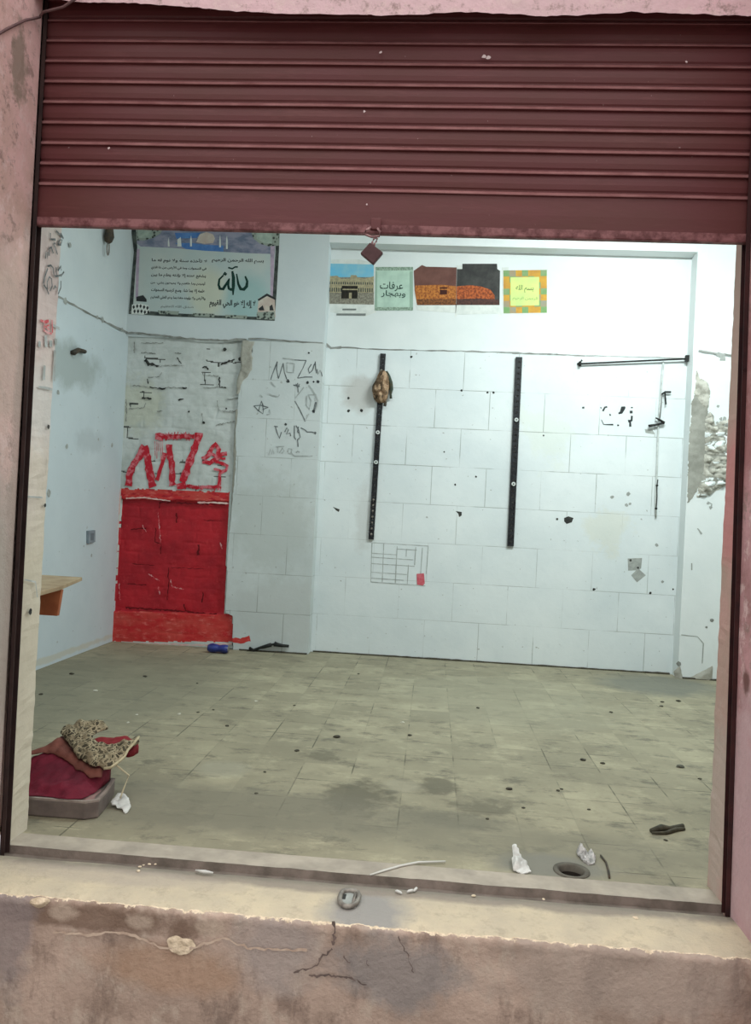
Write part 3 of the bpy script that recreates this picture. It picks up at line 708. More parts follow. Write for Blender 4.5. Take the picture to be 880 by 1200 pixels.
# broken plaster and rubble on the right pillar
M['grey_cement'] = simple('grey_bare_cement', (156, 156, 148), (136, 136, 128), 10, bump=.5, bscale=40, bdist=.006)
patch('broken_plaster', [(2.190,2.654),(2.227,2.586),(2.291,2.553),(2.319,2.496),(2.315,2.432),(2.311,2.368),(2.286,2.297),(2.189,2.427),(2.194,2.503),(2.184,2.584)], .008,
      lambda a, b, d: (a, Y1 - .001 - min(d, .03) * .35 - .004 * abs(nz(a * 18, b * 18, 3)), b), M['rubble'], None, wbr, smit=1, rag=.012)
patch('broken_plaster', [(2.183,2.427),(2.315,2.432),(2.307,2.333),(2.302,2.182),(2.307,2.031),(2.304,1.868),(2.280,1.693),(2.239,1.598),(2.174,1.490),(2.160,1.955),(2.169,2.374)], .008,
      lambda a, b, d: (a, Y1 - .002 - min(d, .02) * .15 - .003 * nz(a * 25, b * 25), b), M['grey_cement'], None, wbr, smit=1, rag=.010)
def rub(a, b, d):
    h = abs(nz(a * 11, b * 17, 2)) * .055 + abs(nz(a * 26, b * 34, 5)) * .025
    return (a, Y1 - .002 - min(1, d / .03) * (.012 + h), b)
patch('broken_plaster', [(2.283,2.239),(2.322,2.299),(2.367,2.254),(2.371,2.173),(2.419,2.216),(2.502,2.260),(2.539,1.693),(2.429,1.642),(2.375,1.593),(2.309,1.555),(2.247,1.558),(2.265,1.657),(2.293,1.775),(2.295,1.984)], .008,
      rub, [M['rubble'], M['grey_cement'], M['plaster']],
      lambda a, b: 1 if nz(a * 11, b * 17, 2) ** 2 < .006 else (2 if nz(a * 7, b * 15, 12) > .18 else 0), wbr, smit=1, rag=.014)
mb = MB()
for p, r in zip([(2.391,2.348),(2.418,2.239),(2.449,2.237),(2.389,2.203),(2.367,1.476),(2.345,1.510)], (.014, .013, .020, .012, .016, .010)): dot(mb, p, r, plane_y(Y1 - .002), 9, .4)
mb.build('plaster_chip', M['chip'], wbr)
strokes('plaster_crack', [(dense([(2.344,1.526),(2.374,1.508),(2.367,1.461)], .02, .004), .012), (dense([(2.268,1.292),(2.305,1.244)], .02, .002), .012), ([(2.175,0.372),(2.311,0.366),(2.363,0.310),(2.361,0.140)], .008), ([(2.233,0.991),(2.236,0.931)], .008),
    ([(2.359,2.796),(2.408,2.778),(2.409,2.739)], .04)], plane_y, Y1 - .0015, M['chip'], wbr, .01, .4)
mb = MB()
for p, r in zip([(2.167,0.124),(2.425,0.513),(2.381,0.450)], (.02, .015, .01)): dot(mb, p, r, plane_y(Y1 - .002))
mb.build('plaster_chip', M['seam'], wbr)
for o_ in ('a',):
    patch('broken_plaster', [(2.154,-0.023),(2.121,0.055),(2.177,0.109),(2.202,0.010),(2.251,0.003),(2.364,0.071),(2.449,0.126),(2.456,-0.023)], .01,
          lambda a, b, d: (a, Y1 - .002 - min(d, .03) * .5 - .004 * nz(a * 20, b * 20), b), M['cement'], None, wbr)

# ------------------------------------------------------------------ shop front
RL0, RL1 = -1.447, -1.441            # left rail inner edge, top and bottom
RR0, RR1 = .988, 1.026               # right rail inner edge, top and bottom (leans)
def xr(z): return RR1 + (RR0 - RR1) * min(max(z, 0), 2.3) / 2.24
mb = MB()
mb.box((-3.15, -.5, -.46), (-1.460, -.012, 3.6), 0)
wfl = st(mb.build('wall_front_left', M['pink_left'], bevel=.03), 'faded pink plastered pier left of the roller shutter', 'wall')
mb = MB()
mb.prism([(xr(0) + .015, -.46), (xr(0) + .015, 0), (xr(2.3) + .015, 2.3), (xr(2.3) + .015, 3.6), (2.6, 3.6), (2.6, -.46)], 1, -.5, -.012, 0)
wfr = st(mb.build('wall_front_right', M['pink_right']), 'peeling pink plastered pier right of the roller shutter', 'wall')
# jambs: the inner thickness of the wall
def jamb(name, x_top, x_bot, x_out, mat, label, sgn):
    zs = [-.03 + 3.1 * i / 160 for i in range(161)]
    mb = MB()
    for a, b_ in zip(zs[:-1], zs[1:]):
        def xx(z, e): return x_bot + (x_top - x_bot) * z / 2.3 + sgn * (.004 * nz(z * 9, e) + .003 * nz(z * 30, e * 3))
        for e, ya, yb in ((0, .012, .06), (1, .06, .12), (2, .12, .19)):
            mb.poly([(xx(a, e), ya, a), (xx(a, e + 1), yb, a), (xx(b_, e + 1), yb, b_), (xx(b_, e), ya, b_)])
        mb.poly([(xx(a, 3), .19, a), (x_out, .20, a), (x_out, .20, b_), (xx(b_, 3), .19, b_)])
    return st(mb.build(name, mat, smooth=False), label, 'jamb')
jl = jamb('trim_3', -1.462, -1.472, -3.0, M['jamb_left'], 'whitewashed door jamb with scribbles behind the left shutter rail', 1)
jr = jamb('trim_4', 1.034, 1.040, 3.05, M['jamb_right'], 'mottled pink and cement jamb behind the right shutter rail', 1)
mb = MB(); mb.box((-3.0, .06, 2.95), (3.1, .2, 4.1)); mb.box((-3.0, .006, 3.25), (3.1, .06, 4.1))
st(mb.build('wall_front', M['plaster']), 'plastered wall above the opening, behind the shutter', 'wall')
low = [(-1.705,2.987),(-1.413,2.982),(-1.337,2.967),(-1.276,2.962),(-1.155,2.962),(-1.036,2.957),(-0.886,2.946),(-0.798,2.938),(-0.592,2.927),(-0.332,2.925),(-0.274,2.923),(-0.132,2.926),(0.009,2.936),(0.149,2.931),(0.289,2.923),(0.427,2.929),(0.564,2.938),(0.727,2.934),(0.862,2.929),(0.943,2.929),(0.996,2.927)]
low2 = []
for (ax, az), (bx, bz) in zip(low[:-1], low[1:]):
    m = 8
    for j in range(m):
        t = j / m; x = ax + (bx - ax) * t; low2.append((x, az + (bz - az) * t + .005 * nz(x * 22, 2) + .003 * nz(x * 60, 4)))
low2 = [(-1.6, low2[0][1])] + [p for p in low2 if -1.6 < p[0] < 1.3] + [(1.3, low2[-1][1])]
mb = MB()
for (ax, az), (bx, bz) in zip(low2[:-1], low2[1:]):
    mb.poly([(ax, -.1, az), (bx, -.1, bz), (bx, -.1, 3.6), (ax, -.1, 3.6)])
    mb.poly([(ax, -.1, az), (bx, -.1, bz), (bx, -.04, bz + .07), (ax, -.04, az + .07)])
    mb.poly([(ax, -.04, az + .07), (bx, -.04, bz + .07), (bx, -.04, 3.6), (ax, -.04, 3.6)])
st(mb.build('trim_5', M['pink_lintel']), 'rough pink plastered lintel above the roller shutter', 'lintel')

# scribbles on the left jamb (pen, then red)
px_ = -1.4585
J1 = [[(0.099,2.236),(0.103,2.214),(0.140,2.226)], [(0.140,2.259),(0.168,2.256),(0.201,2.251)], [(0.176,2.264),(0.201,2.251)], [(0.159,2.214),(0.170,2.235),(0.192,2.243),(0.181,2.220),(0.159,2.214)], [(0.099,2.151),(0.096,2.178),(0.111,2.187),(0.128,2.170)], [(0.124,2.204),(0.143,2.194),(0.159,2.176)],
      [(0.071,2.132),(0.073,2.157),(0.086,2.136),(0.085,2.161)], [(0.128,2.208),(0.139,2.210)], [(0.087,2.109),(0.112,2.120),(0.129,2.117),(0.141,2.089)], [(0.090,2.102),(0.074,2.070),(0.065,2.038)], [(0.151,2.126),(0.158,2.100)], [(0.146,2.090),(0.176,2.101),(0.202,2.114)], [(0.165,2.117),(0.190,2.142),(0.192,2.126)], [(0.190,2.103),(0.215,2.129)],
      [(0.092,2.025),(0.089,2.051),(0.103,2.075),(0.121,2.072),(0.128,2.048),(0.113,2.025)], [(0.065,2.034),(0.087,2.026),(0.106,2.010)], [(0.138,2.038),(0.150,2.055),(0.159,2.049)], [(0.192,2.087),(0.194,2.061),(0.175,2.030)]]
strokes('pen_writing', J1, plane_x, px_, M['pen'], jl, .007, .2, .0002)
J2 = [[(0.061,1.902),(0.091,1.905),(0.121,1.917)], [(0.091,1.906),(0.091,1.873),(0.120,1.871),(0.151,1.875)], [(0.098,1.902),(0.121,1.914),(0.126,1.900),(0.099,1.890),(0.131,1.883)], [(0.145,1.926),(0.154,1.879)]]
strokes('red_writing', J2, plane_x, px_, M['red_faint'], jl, .008, .2, .0002)
J3 = [([(0.184,1.864),(0.186,1.840)], .02), ([(0.146,1.849),(0.147,1.825)], .02), ([(0.105,1.858),(0.113,1.817)], .02), ([(0.063,1.827),(0.062,1.806)], .02), ([(0.108,1.747),(0.108,1.695)], .016), ([(0.180,1.819),(0.184,1.752),(0.186,1.703)], .018), ([(0.069,1.661),(0.123,1.667),(0.174,1.669)], .008), ([(0.154,1.908),(0.180,1.907),(0.206,1.907)], .012)]
strokes('scuff', J3, plane_x, px_, M['pen_faint'], jl, .012, .3, .0002)
mb = MB()
for p, r in zip([(0.101,0.836),(0.162,1.526),(0.168,1.230)], (.012, .01, .008)): dot(mb, p, r, plane_x(px_))
mb.build('drilled_hole', M['hole'], jl)
strokes('plaster_crack', [([(0.046,0.959),(0.128,0.944),(0.147,0.885)], .006), ([(0.032,1.259),(0.145,1.259)], .006)], plane_x, px_, M['pen_faint'], jl, .006, .3, .0002)

# the raised step in front
def step_y(x): return -.293 + .006 * nz(x * 5, 1) + .005 * nz(x * 17, 3) + .003 * nz(x * 55, 6)
n = 400; xs = [-1.466 + (2.52) * i / n for i in range(n + 1)]
prof = [(-.034, -.03), (-.036, -.002), (-.08, 0), (-.13, .001), (-.18, 0), (-.22, 0), (-.245, -.001)]
prof += [('e', -.003, .030), ('e', -.004, .024), ('e', -.005, .018), ('e', -.007, .012), ('e', -.009, .007), ('e', -.012, .003), ('e', -.016, .0), ('e', -.021, -.001), ('e', -.027, -.002), ('e', -.034, -.001), ('e', -.042, -.001)]
prof += [('e', -.06 - .025 * i, -.001) for i in range(17)]
mb = MB(); m = len(prof)
for x in xs:
    for k_, p in enumerate(prof):
        if p[0] == 'e':
            f_ = max(0, 1 + p[1] / .07)
            y = (-.294 + (step_y(x) + .293) * (.35 + .65 * f_)) + p[2]
            y += .003 * nz(x * 8, p[1] * 20, 5) + .0035 * f_ * nz(x * 60, p[1] * 90, 7); z = p[1] + .005 * f_ * nz(x * 45, p[1] * 60, 2)
        else:
            y, z = p[0], p[1] + .002 * nz(x * 9, p[0] * 14, 3)
        mb.v.append((x, y, z))
for i in range(n):
    for k_ in range(m - 1):
        a = i * m + k_
        mb.f.append([a, a + m, a + m + 1, a + 1])
        mb.m.append(0)
step = st(mb.build('floor_step', M['step'], smooth=True), 'raised cement doorstep with chipped pale edge and stained brown front', 'step')
mb = MB(); mb.box((-1.47, -.036, -.06), (1.06, .042, -.022))
st(mb.build('trim_6', M['groove']), 'dirty groove in the doorstep under the shutter', 'groove')
mb = MB(); mb.box((-6, -9, -.52), (6, -.28, -.46))
st(mb.build('floor_street', M['asphalt']), 'grey street ground below the doorstep', 'ground')
pj = -.3045
M['crack_pale'] = simple('pale_crack', (198, 178, 160), (176, 152, 136), 30)
M['crack_dark'] = simple('dark_crack', (92, 80, 76), (116, 100, 94), 40)
strokes('crack', [(dense([(-1.125,-0.101),(-1.075,-0.104),(-0.993,-0.100),(-0.938,-0.087),(-0.883,-0.085),(-0.842,-0.097),(-0.806,-0.107),(-0.759,-0.122),(-0.712,-0.125),(-0.678,-0.114),(-0.625,-0.091),(-0.580,-0.074),(-0.544,-0.084),(-0.504,-0.096),(-0.450,-0.094),(-0.384,-0.093),(-0.317,-0.087)], .012, .004), .006)], plane_y, pj, M['crack_pale'], step, .006, .6)
for cr_, w_ in (([(-0.354,-0.159),(-0.335,-0.152),(-0.309,-0.139),(-0.284,-0.126),(-0.264,-0.098),(-0.239,-0.075)], .005), ([(-0.308,-0.165),(-0.248,-0.157),(-0.208,-0.156),(-0.168,-0.163),(-0.128,-0.174)], .005), ([(-0.243,0.008),(-0.236,-0.023),(-0.237,-0.064)], .008), ([(-0.042,-0.018),(-0.014,-0.068),(0.013,-0.125)], .003), ([(-0.204,-0.090),(-0.190,-0.110),(-0.182,-0.112)], .003), ([(-0.132,-0.097),(-0.126,-0.117)], .003)):
    strokes('crack', [(dense(cr_, .008, .004), w_)], plane_y, pj - .001, M['crack_dark'], step, .005, .7)
patch('broken_plaster', [(-0.757,-0.095),(-0.734,-0.077),(-0.706,-0.085),(-0.676,-0.088),(-0.659,-0.107),(-0.685,-0.131),(-0.717,-0.139),(-0.745,-0.126)], .006,
      lambda a, b, d: (a, -.3035 - min(d, .015) * .12 - .002 * nz(a * 60, b * 60), b), M['step_chip'], None, step, smooth=False)
patch('broken_plaster', [(-1.208,-0.022),(-1.197,-0.005),(-1.159,0.001),(-1.136,-0.005),(-1.152,-0.028),(-1.179,-0.036)], .006,
      lambda a, b, d: (a, -.298 - min(d, .015) * .8 - .003 * nz(a * 50, b * 50), b), M['step_chip'], None, step, smooth=False)

# ------------------------------------------------------------------ roller shutter
shut = empty('roller_shutter', (-.23, 0, 2.22), 'dark maroon corrugated roller shutter pulled partly down over the opening', 'shutter')
pitch, zb0 = .0730, 2.366
prof = [(-.010, 2.252), (-.011, 2.30), (-.010, 2.352)]
prof += [(-.0105, 2.3645)]
for i in range(12):
    z = zb0 + i * pitch
    prof += [(-.0175, z), (-.0180, z + .0015), (-.0085, z + .0125), (-.0035, z + .0170), (-.0035, z + .0205), (-.0075, z + .0260), (-.0098, z + .0420), (-.0095, z + .0560), (-.0080, z + .0718)]
segs = 60; x0, x1 = RL0 - .007, RR0 + .008
mb = MB()
for i in range(segs + 1):
    x = x0 + (x1 - x0) * i / segs
    for (y, z) in prof: mb.v.append((x, y + .0018 * nz(x * 2.2, z * 5, 3), z + .0012 * nz(x * 1.7, z * 3, 6)))
m = len(prof)
for i in range(segs):
    for k_ in range(m - 1):
        a = i * m + k_; mb.f.append([a, a + m, a + m + 1, a + 1]); mb.m.append(1 if k_ >= 4 and (k_ - 4) % 9 in (0, 1) else 0)      # lighter colour paints the highlight line of each lip
cur = mb.build('curtain', [M['shutter'], M['shutter_highlight']], shut, weld=False)
sol = cur.modifiers.new('thickness', 'SOLIDIFY'); sol.thickness = .0015; sol.offset = 0
n = 120; mb = MB()
bp = [(-.012, 2.2535), (-.0205, 2.251), (-.021, 2.226), (-.019, 2.2215), (.003, 2.2215), (.003, 2.2535)]
for i in range(n + 1):
    x = x0 + (x1 - x0) * i / n
    for k_, (y, z) in enumerate(bp): mb.v.append((x, y + .0012 * nz(x * 12, k_), z + (.0022 * nz(x * 15, k_ * .3) if k_ in (2, 3) else 0)))
for i in range(n):
    for k_ in range(6):
        a = i * 6 + k_; b_ = i * 6 + (k_ + 1) % 6; mb.f.append([a, a + 6, b_ + 6, b_]); mb.m.append(0)
mb.f.append([0, 1, 2, 3, 4, 5]); mb.m.append(0); mb.f.append([n * 6 + i for i in range(6)]); mb.m.append(0)
mb.build('bottom_bar', M['shutter_edge'], shut, weld=False)
# lock staple at the middle of the bottom bar
c0 = [(-0.246,2.244)][0]
mb = MB(); mb.box((c0[0] - .016, -.030, 2.232), (c0[0] + .020, -.020, 2.272)); mb.build('lock_plate', M['shutter'], shut, bevel=.003)
a = [(-0.260,2.238),(-0.274,2.226),(-0.285,2.214),(-0.273,2.209),(-0.256,2.204),(-0.246,2.204),(-0.230,2.207),(-0.228,2.222),(-0.237,2.234)]
mb = MB(); mb.tube([(p[0], -.034 - .004 * (i % 2), p[1]) for i, p in enumerate(a)], .0042, 8); mb.build('staple_ring', M['pinkish_steel'], shut, smooth=True)
# flecks of pale paint on the slats
M['fleck'] = simple('pale_fleck', (214, 196, 196))
for p, r in zip([(-0.258,2.844),(0.095,2.833),(0.110,2.830),(0.768,2.821),(-1.200,2.498),(-0.304,2.640),(-0.279,2.319)], (.005, .007, .008, .004, .004, .004, .003)):
    mb = MB(); dot(mb, p, r, plane_y(-.0235), 7, .4); mb.build('paint_fleck', M['fleck'], shut)

pt = [(0.903,2.203)][0]

lock = empty('padlock', (c0[0], -.03, 2.20), 'diamond shaped maroon padlock hanging under the middle of the shutter', 'padlock')
bd = [(-0.260,2.182),(-0.213,2.149),(-0.245,2.108),(-0.291,2.144)]
mb = MB(); mb.prism(bd, 1, -.046, -.026); mb.build('lock_body', M['lock_brown'], lock, bevel=.003)
sh = [(-0.253,2.176),(-0.252,2.186),(-0.248,2.196),(-0.242,2.202),(-0.236,2.197),(-0.239,2.188),(-0.244,2.181),(-0.246,2.173)]
mb = MB(); mb.tube([(p[0], -.036, p[1]) for p in sh], .0038, 8); mb.build('shackle', M['pinkish_steel'], lock, smooth=True)

# guide rails: U channels
def rail(name, xt, xb, sgn, mat, label, z1, zlow):
    r = empty(name, (xb, 0, 0), label, 'rail')
    def X(z): return xb + (xt - xb) * min(z, 2.3) / 2.24
    mb = MB()
    for ya, yb, w0, w1 in ((-.0275, -.0245, 0, .016), (.0085, .0112, 0, .016), (-.0275, .0112, .0135, .016)):
        pts = []
        for z in (zlow, 2.3, z1): pts.append((X(z) + sgn * w0, z))
        for z in (z1, 2.3, zlow): pts.append((X(z) + sgn * w1, z))
        mb.prism(pts, 1, ya, yb)
    mb.build('channel', mat, r)
    for z in (.35, 1.1, 1.8):
        mb = MB(); c_ = (X(z) + sgn * .008, z)
        mb.prism([(c_[0] + .005 * math.cos(i * math.pi / 3), c_[1] + .005 * math.sin(i * math.pi / 3)) for i in range(6)], 1, -.0305, -.0270)
        mb.build('bolt', mat, r)
    return r
rail('shutter_guide_rail', RL0, RL1, -1, M['rail'], 'dark brown metal guide rail at the left end of the shutter', 3.2, -.01)
rail('shutter_guide_rail', RR0, RR1, 1, M['rail_red'], 'dark reddish metal guide rail at the right end of the shutter', 3.2, -.01)

# cable at the top left corner
tag(MB().tube([(-1.452, [(-0.344,2.691)][0][0], [(-0.344,2.691)][0][1]), (-1.454, [(-0.272,2.760)][0][0], [(-0.272,2.760)][0][1]), (-1.452, [(-0.165,2.858)][0][0], [(-0.165,2.858)][0][1]), (-1.446, [(-0.080,2.923)][0][0], [(-0.080,2.923)][0][1]), ([(-1.413,2.917)][0][0], -.118, [(-1.413,2.917)][0][1]), ([(-1.389,2.926)][0][0], -.114, [(-1.389,2.926)][0][1]), ([(-1.347,2.938)][0][0], -.112, [(-1.347,2.938)][0][1]), ([(-1.300,2.970)][0][0], -.112, [(-1.300,2.970)][0][1]), (-1.2, -.112, 3.02), (-1.17, -.112, 3.3)], .0045, 8).build('cable', M['brown_cable'], smooth=True),
    'thin brown cable looping across the top left corner of the shop front', 'cable')

# floor socket for the shutter lock, in the step
ls = empty('floor_lock_socket', (-.20, -.18, 0), 'worn steel lock loop set in the middle of the doorstep', 'lock socket')
cx, cy = -.208, -.150
th = [(cx + .030 * math.cos(a_), cy - .058 * math.sin(a_) if math.sin(a_) > 0 else cy - .050 * abs(math.sin(a_)) ** .5 * -1) for a_ in [i * 2 * math.pi / 28 for i in range(28)]]
mb = MB(); mb.tube([(x, y, .010) for x, y in th], .0085, 8, 0, True); mb.build('loop', M['silver'], ls, smooth=True)
mb = MB(); mb.prism([(cx - .026, cy - .045), (cx + .026, cy - .045), (cx + .026, cy + .048), (cx - .026, cy + .048)], 2, -.005, .006); mb.build('base_plate', M['chip'], ls, bevel=.003)
mb = MB(); mb.prism([(cx - .022, cy - .005), (cx - .012, cy - .005), (cx - .012, cy + .028), (cx - .022, cy + .028)], 2, .0055, .0075); mb.build('slot', M['hole'], ls)
mb = MB(); mb.tube([(cx + .016, cy - .035, .01), (cx + .018, cy, .016), (cx + .017, cy + .035, .01)], .005, 8); mb.build('bolt', M['silver'], ls, smooth=True)

# ------------------------------------------------------------------ posters
# joined letter shapes, written right to left: letter -> code of its standing-alone shape, and how many shapes it has
SHAPES = {'ا': (0xFE8D, 2), 'أ': (0xFE83, 2), 'إ': (0xFE87, 2), 'ء': (0xFE80, 1), 'ة': (0xFE93, 2), 'د': (0xFEA9, 2), 'ذ': (0xFEAB, 2), 'ر': (0xFEAD, 2),
    'ز': (0xFEAF, 2), 'و': (0xFEED, 2), 'ؤ': (0xFE85, 2), 'ى': (0xFEEF, 2), 'ئ': (0xFE89, 4), 'ب': (0xFE8F, 4), 'ت': (0xFE95, 4), 'ث': (0xFE99, 4), 'ج': (0xFE9D, 4),
    'ح': (0xFEA1, 4), 'خ': (0xFEA5, 4), 'س': (0xFEB1, 4), 'ش': (0xFEB5, 4), 'ص': (0xFEB9, 4), 'ض': (0xFEBD, 4), 'ط': (0xFEC1, 4), 'ظ': (0xFEC5, 4), 'ع': (0xFEC9, 4),
    'غ': (0xFECD, 4), 'ف': (0xFED1, 4), 'ق': (0xFED5, 4), 'ك': (0xFED9, 4), 'ل': (0xFEDD, 4), 'م': (0xFEE1, 4), 'ن': (0xFEE5, 4), 'ه': (0xFEE9, 4), 'ي': (0xFEF1, 4)}
PAIRS = {'ا': 0xFEFB, 'أ': 0xFEF7, 'إ': 0xFEF9}
def shape_arabic(s):
    out = []; i = 0; prev = False
    while i < len(s):
        c = s[i]
        if c == ' ':
            out.append(' '); prev = False; i += 1; continue
        if c == 'ل' and i + 1 < len(s) and s[i + 1] in PAIRS:
            out.append(chr(PAIRS[s[i + 1]] + (1 if prev else 0))); prev = False; i += 2; continue
        code, n = SHAPES[c]
        nxt = i + 1 < len(s) and s[i + 1] != ' ' and s[i + 1] != 'ء'
        if n < 4:
            out.append(chr(code + (1 if prev and n > 1 else 0))); prev = False
        else:
            out.append(chr(code + ((3 if nxt else 1) if prev else (2 if nxt else 0)))); prev = nxt
        i += 1
    return ''.join(reversed(out))

def text_part(name, body, box, y, mat, parent, bold=0.0, stretch=True):
    """writing as thin raised lettering fitted to a box (x0, x1, z0, z1) on the plane y"""
    cu = bpy.data.curves.new(name, 'FONT'); cu.body = body; cu.resolution_u = 3; cu.offset = bold
    t = bpy.data.objects.new(name + '_curve', cu); COL.objects.link(t)
    dg = bpy.context.evaluated_depsgraph_get()
    me = bpy.data.meshes.new_from_object(t.evaluated_get(dg))
    bpy.data.objects.remove(t)
    xs = [v.co.x for v in me.vertices]; ys = [v.co.y for v in me.vertices]
    x0, x1, z0, z1 = box
    sx = (x1 - x0) / (max(xs) - min(xs)); sy = (z1 - z0) / (max(ys) - min(ys))
    off = parent.location
    for v in me.vertices:
        a = x0 + (v.co.x - min(xs)) * sx; b_ = z0 + (v.co.y - min(ys)) * sy
        v.co = (a - off.x, y - off.y, b_ - off.z)
    me.materials.clear(); me.materials.append(mat)
    o = bpy.data.objects.new(name, me); COL.objects.link(o); o.parent = parent
    return o
def flat(name, polys, y, mat, parent, th=0.0):
    for grp in ([polys] if len(polys) > 18 else [[p] for p in polys]):      # one part per piece; fine patterns stay one print
        mb = MB()
        for p in grp:
            if th: mb.prism(p, 1, y, y + th)
            else: mb.poly([(a, y, b_) for a, b_ in p])
        r_ = mb.build(name, mat, parent, weld=False)
    return r_
def rect(a, b): return [(a[0], b[1]), (b[0], b[1]), (b[0], a[1]), (a[0], a[1])]

M['paper'] = simple('white_paper', (224, 228, 224), (206, 212, 208), 12)
M['ink_green'] = simple('dark_green_ink', (24, 62, 54), (16, 44, 40), 20)
M['ink_black'] = simple('black_ink', (50, 52, 54))
M['ink_grey'] = simple('grey_ink', (120, 126, 124))

# --- the big poster with the verse
pst = empty('wall_poster', (-2.15, YU - .004, 3.2), 'large grey green poster with Arabic verses and blue mosque scene on left wall section', 'poster')
yp = YU - .004
outline = [(-2.867,3.798),(-2.822,3.542),(-2.831,3.270),(-2.839,2.975),(-2.450,2.964),(-1.979,2.964),(-1.496,2.957),(-1.491,3.309),(-1.490,3.578),(-1.495,3.831)]
k = NT('poster_print', .45, spec=.4)
col = k.mix(k.ramp(k.noise(2.6, 3, .5), .38, .62), lin((192, 200, 196)), lin((178, 194, 194)))
col = k.stain(col, (.38, 0, -.06), (.26, .2, .28), lin((146, 184, 184)), .7, 3, .15)
col = k.stain(col, (.02, 0, -.02), (.2, .2, .3), lin((200, 202, 180)), .7, 3, .15)
M['poster_print'] = k.done(col)
flat('backing', [outline], yp, M['poster_print'], pst, .003)
k = NT('ornament_border', .5)
v = k.n('ShaderNodeTexVoronoi'); v.inputs['Scale'].default_value = 34; k.l(k.co, v.inputs['Vector'])
M['ornament'] = k.done(k.mix(k.ramp(v.outputs['Distance'], .3, .5), lin((58, 66, 62)), lin((150, 160, 150))))
M['border_dark'] = simple('dark_border', (52, 58, 58), (90, 98, 92), 16)
e = .0006
flat('border', [[(-2.867,3.798),(-2.820,3.799),(-2.792,3.582),(-2.799,3.271),(-2.802,3.022),(-2.839,2.975),(-2.831,3.270),(-2.822,3.542)], [(-2.839,2.975),(-2.801,3.015),(-2.452,2.995),(-1.980,2.987),(-1.529,2.986),(-1.496,2.957),(-1.979,2.964),(-2.450,2.964)], [(-1.534,3.830),(-1.495,3.831),(-1.490,3.578),(-1.491,3.309),(-1.496,2.957),(-1.529,2.986),(-1.526,3.232),(-1.521,3.577)]], yp - e, M['border_dark'], pst)
M['lilac'] = simple('lilac_edge', (190, 170, 190), (160, 150, 168), 10)
flat('side_stripe', [[(-1.570,3.629),(-1.532,3.646),(-1.522,3.155),(-1.545,3.154)], [(-2.799,3.566),(-2.768,3.567),(-2.759,3.117),(-2.783,3.116)]], yp - e, M['lilac'], pst)
k = NT('mosque_scene', .5)
col = k.mix(k.ramp(k.noise(7, 4, .6, (1, 1, 2)), .42, .6), lin((150, 150, 168)), lin((108, 118, 140)))
M['scene'] = k.done(col)
flat('mosque_scene', [[(-2.812,3.799),(-1.534,3.830),(-1.527,3.554),(-1.776,3.555),(-2.167,3.567),(-2.444,3.583),(-2.761,3.590),(-2.802,3.620)]], yp - e * .6, M['scene'], pst)
M['blue'] = simple('blue_print', (70, 112, 176), (96, 140, 196), 8)
flat('blue_water', [[(-2.446,3.630),(-2.289,3.634),(-2.170,3.621),(-1.998,3.618),(-1.995,3.564),(-2.167,3.567),(-2.341,3.578)], [(-2.451,3.722),(-2.215,3.728),(-2.244,3.681),(-2.433,3.669)]], yp - e * 1.4, M['blue'], pst)
M['dome'] = simple('pale_dome', (204, 196, 184), (190, 170, 160), 8)
flat('dome', [[(-2.236,3.674),(-2.222,3.713),(-2.161,3.737),(-2.097,3.716),(-2.079,3.678),(-2.093,3.639),(-2.171,3.629),(-2.250,3.642)]], yp - e * 1.8, M['dome'], pst)
flat('medallion', [[(-2.810,3.768),(-2.549,3.774),(-2.585,3.711),(-2.646,3.671),(-2.724,3.646),(-2.803,3.644)], [(-1.764,3.778),(-1.500,3.769),(-1.493,3.631),(-1.585,3.621),(-1.664,3.642),(-1.728,3.687)]], yp - e * 1.8, M['ornament'], pst)
M['pale_green'] = simple('pale_green_print', (176, 190, 178), (150, 166, 156), 20)
flat('medallion_centre', [[(-2.794,3.768),(-2.667,3.771),(-2.662,3.671),(-2.789,3.667)], [(-1.701,3.749),(-1.561,3.745),(-1.555,3.645),(-1.626,3.651),(-1.697,3.687)]], yp - e * 2.4, M['pale_green'], pst)
flat('minaret', [[(-2.039,3.663),(-2.034,3.717),(-2.024,3.664),(-2.020,3.602),(-2.036,3.602)], [(-1.976,3.657),(-1.971,3.711),(-1.961,3.658),(-1.957,3.588),(-1.973,3.588)], [(-2.424,3.661),(-2.394,3.685),(-2.382,3.600),(-2.421,3.599)], [(-2.306,3.664),(-2.300,3.703),(-2.291,3.665),(-2.287,3.603),(-2.303,3.602)], [(-2.510,3.636),(-2.504,3.682),(-2.492,3.597),(-2.508,3.597)]], yp - e * 2.4, M['paper'], pst)
# house and tent pictures in the lower corners
flat('tent_picture', [[(-1.656,3.044),(-1.654,3.151),(-1.586,3.191),(-1.507,3.163),(-1.490,2.988),(-1.646,2.998)]], yp - e * 1.4, M['dome'], pst)
flat('tent_roof', [[(-1.661,3.143),(-1.579,3.199),(-1.491,3.156),(-1.498,3.141),(-1.577,3.176),(-1.652,3.128)], [(-1.649,3.059),(-1.612,3.091),(-1.594,3.046),(-1.640,3.044)], [(-1.549,3.085),(-1.527,3.101),(-1.509,3.048),(-1.547,3.047)]], yp - e * 2, M['ink_black'], pst)
flat('tent_base', [[(-1.663,3.028),(-1.501,3.041),(-1.497,2.964),(-1.660,2.967)]], yp - e * 2.2, M['ornament'], pst)
flat('crowd_picture', [[(-2.812,3.061),(-2.733,3.071),(-2.661,3.058),(-2.642,2.996),(-2.704,2.971),(-2.815,2.975)]], yp - e * 1.4, M['paper'], pst)
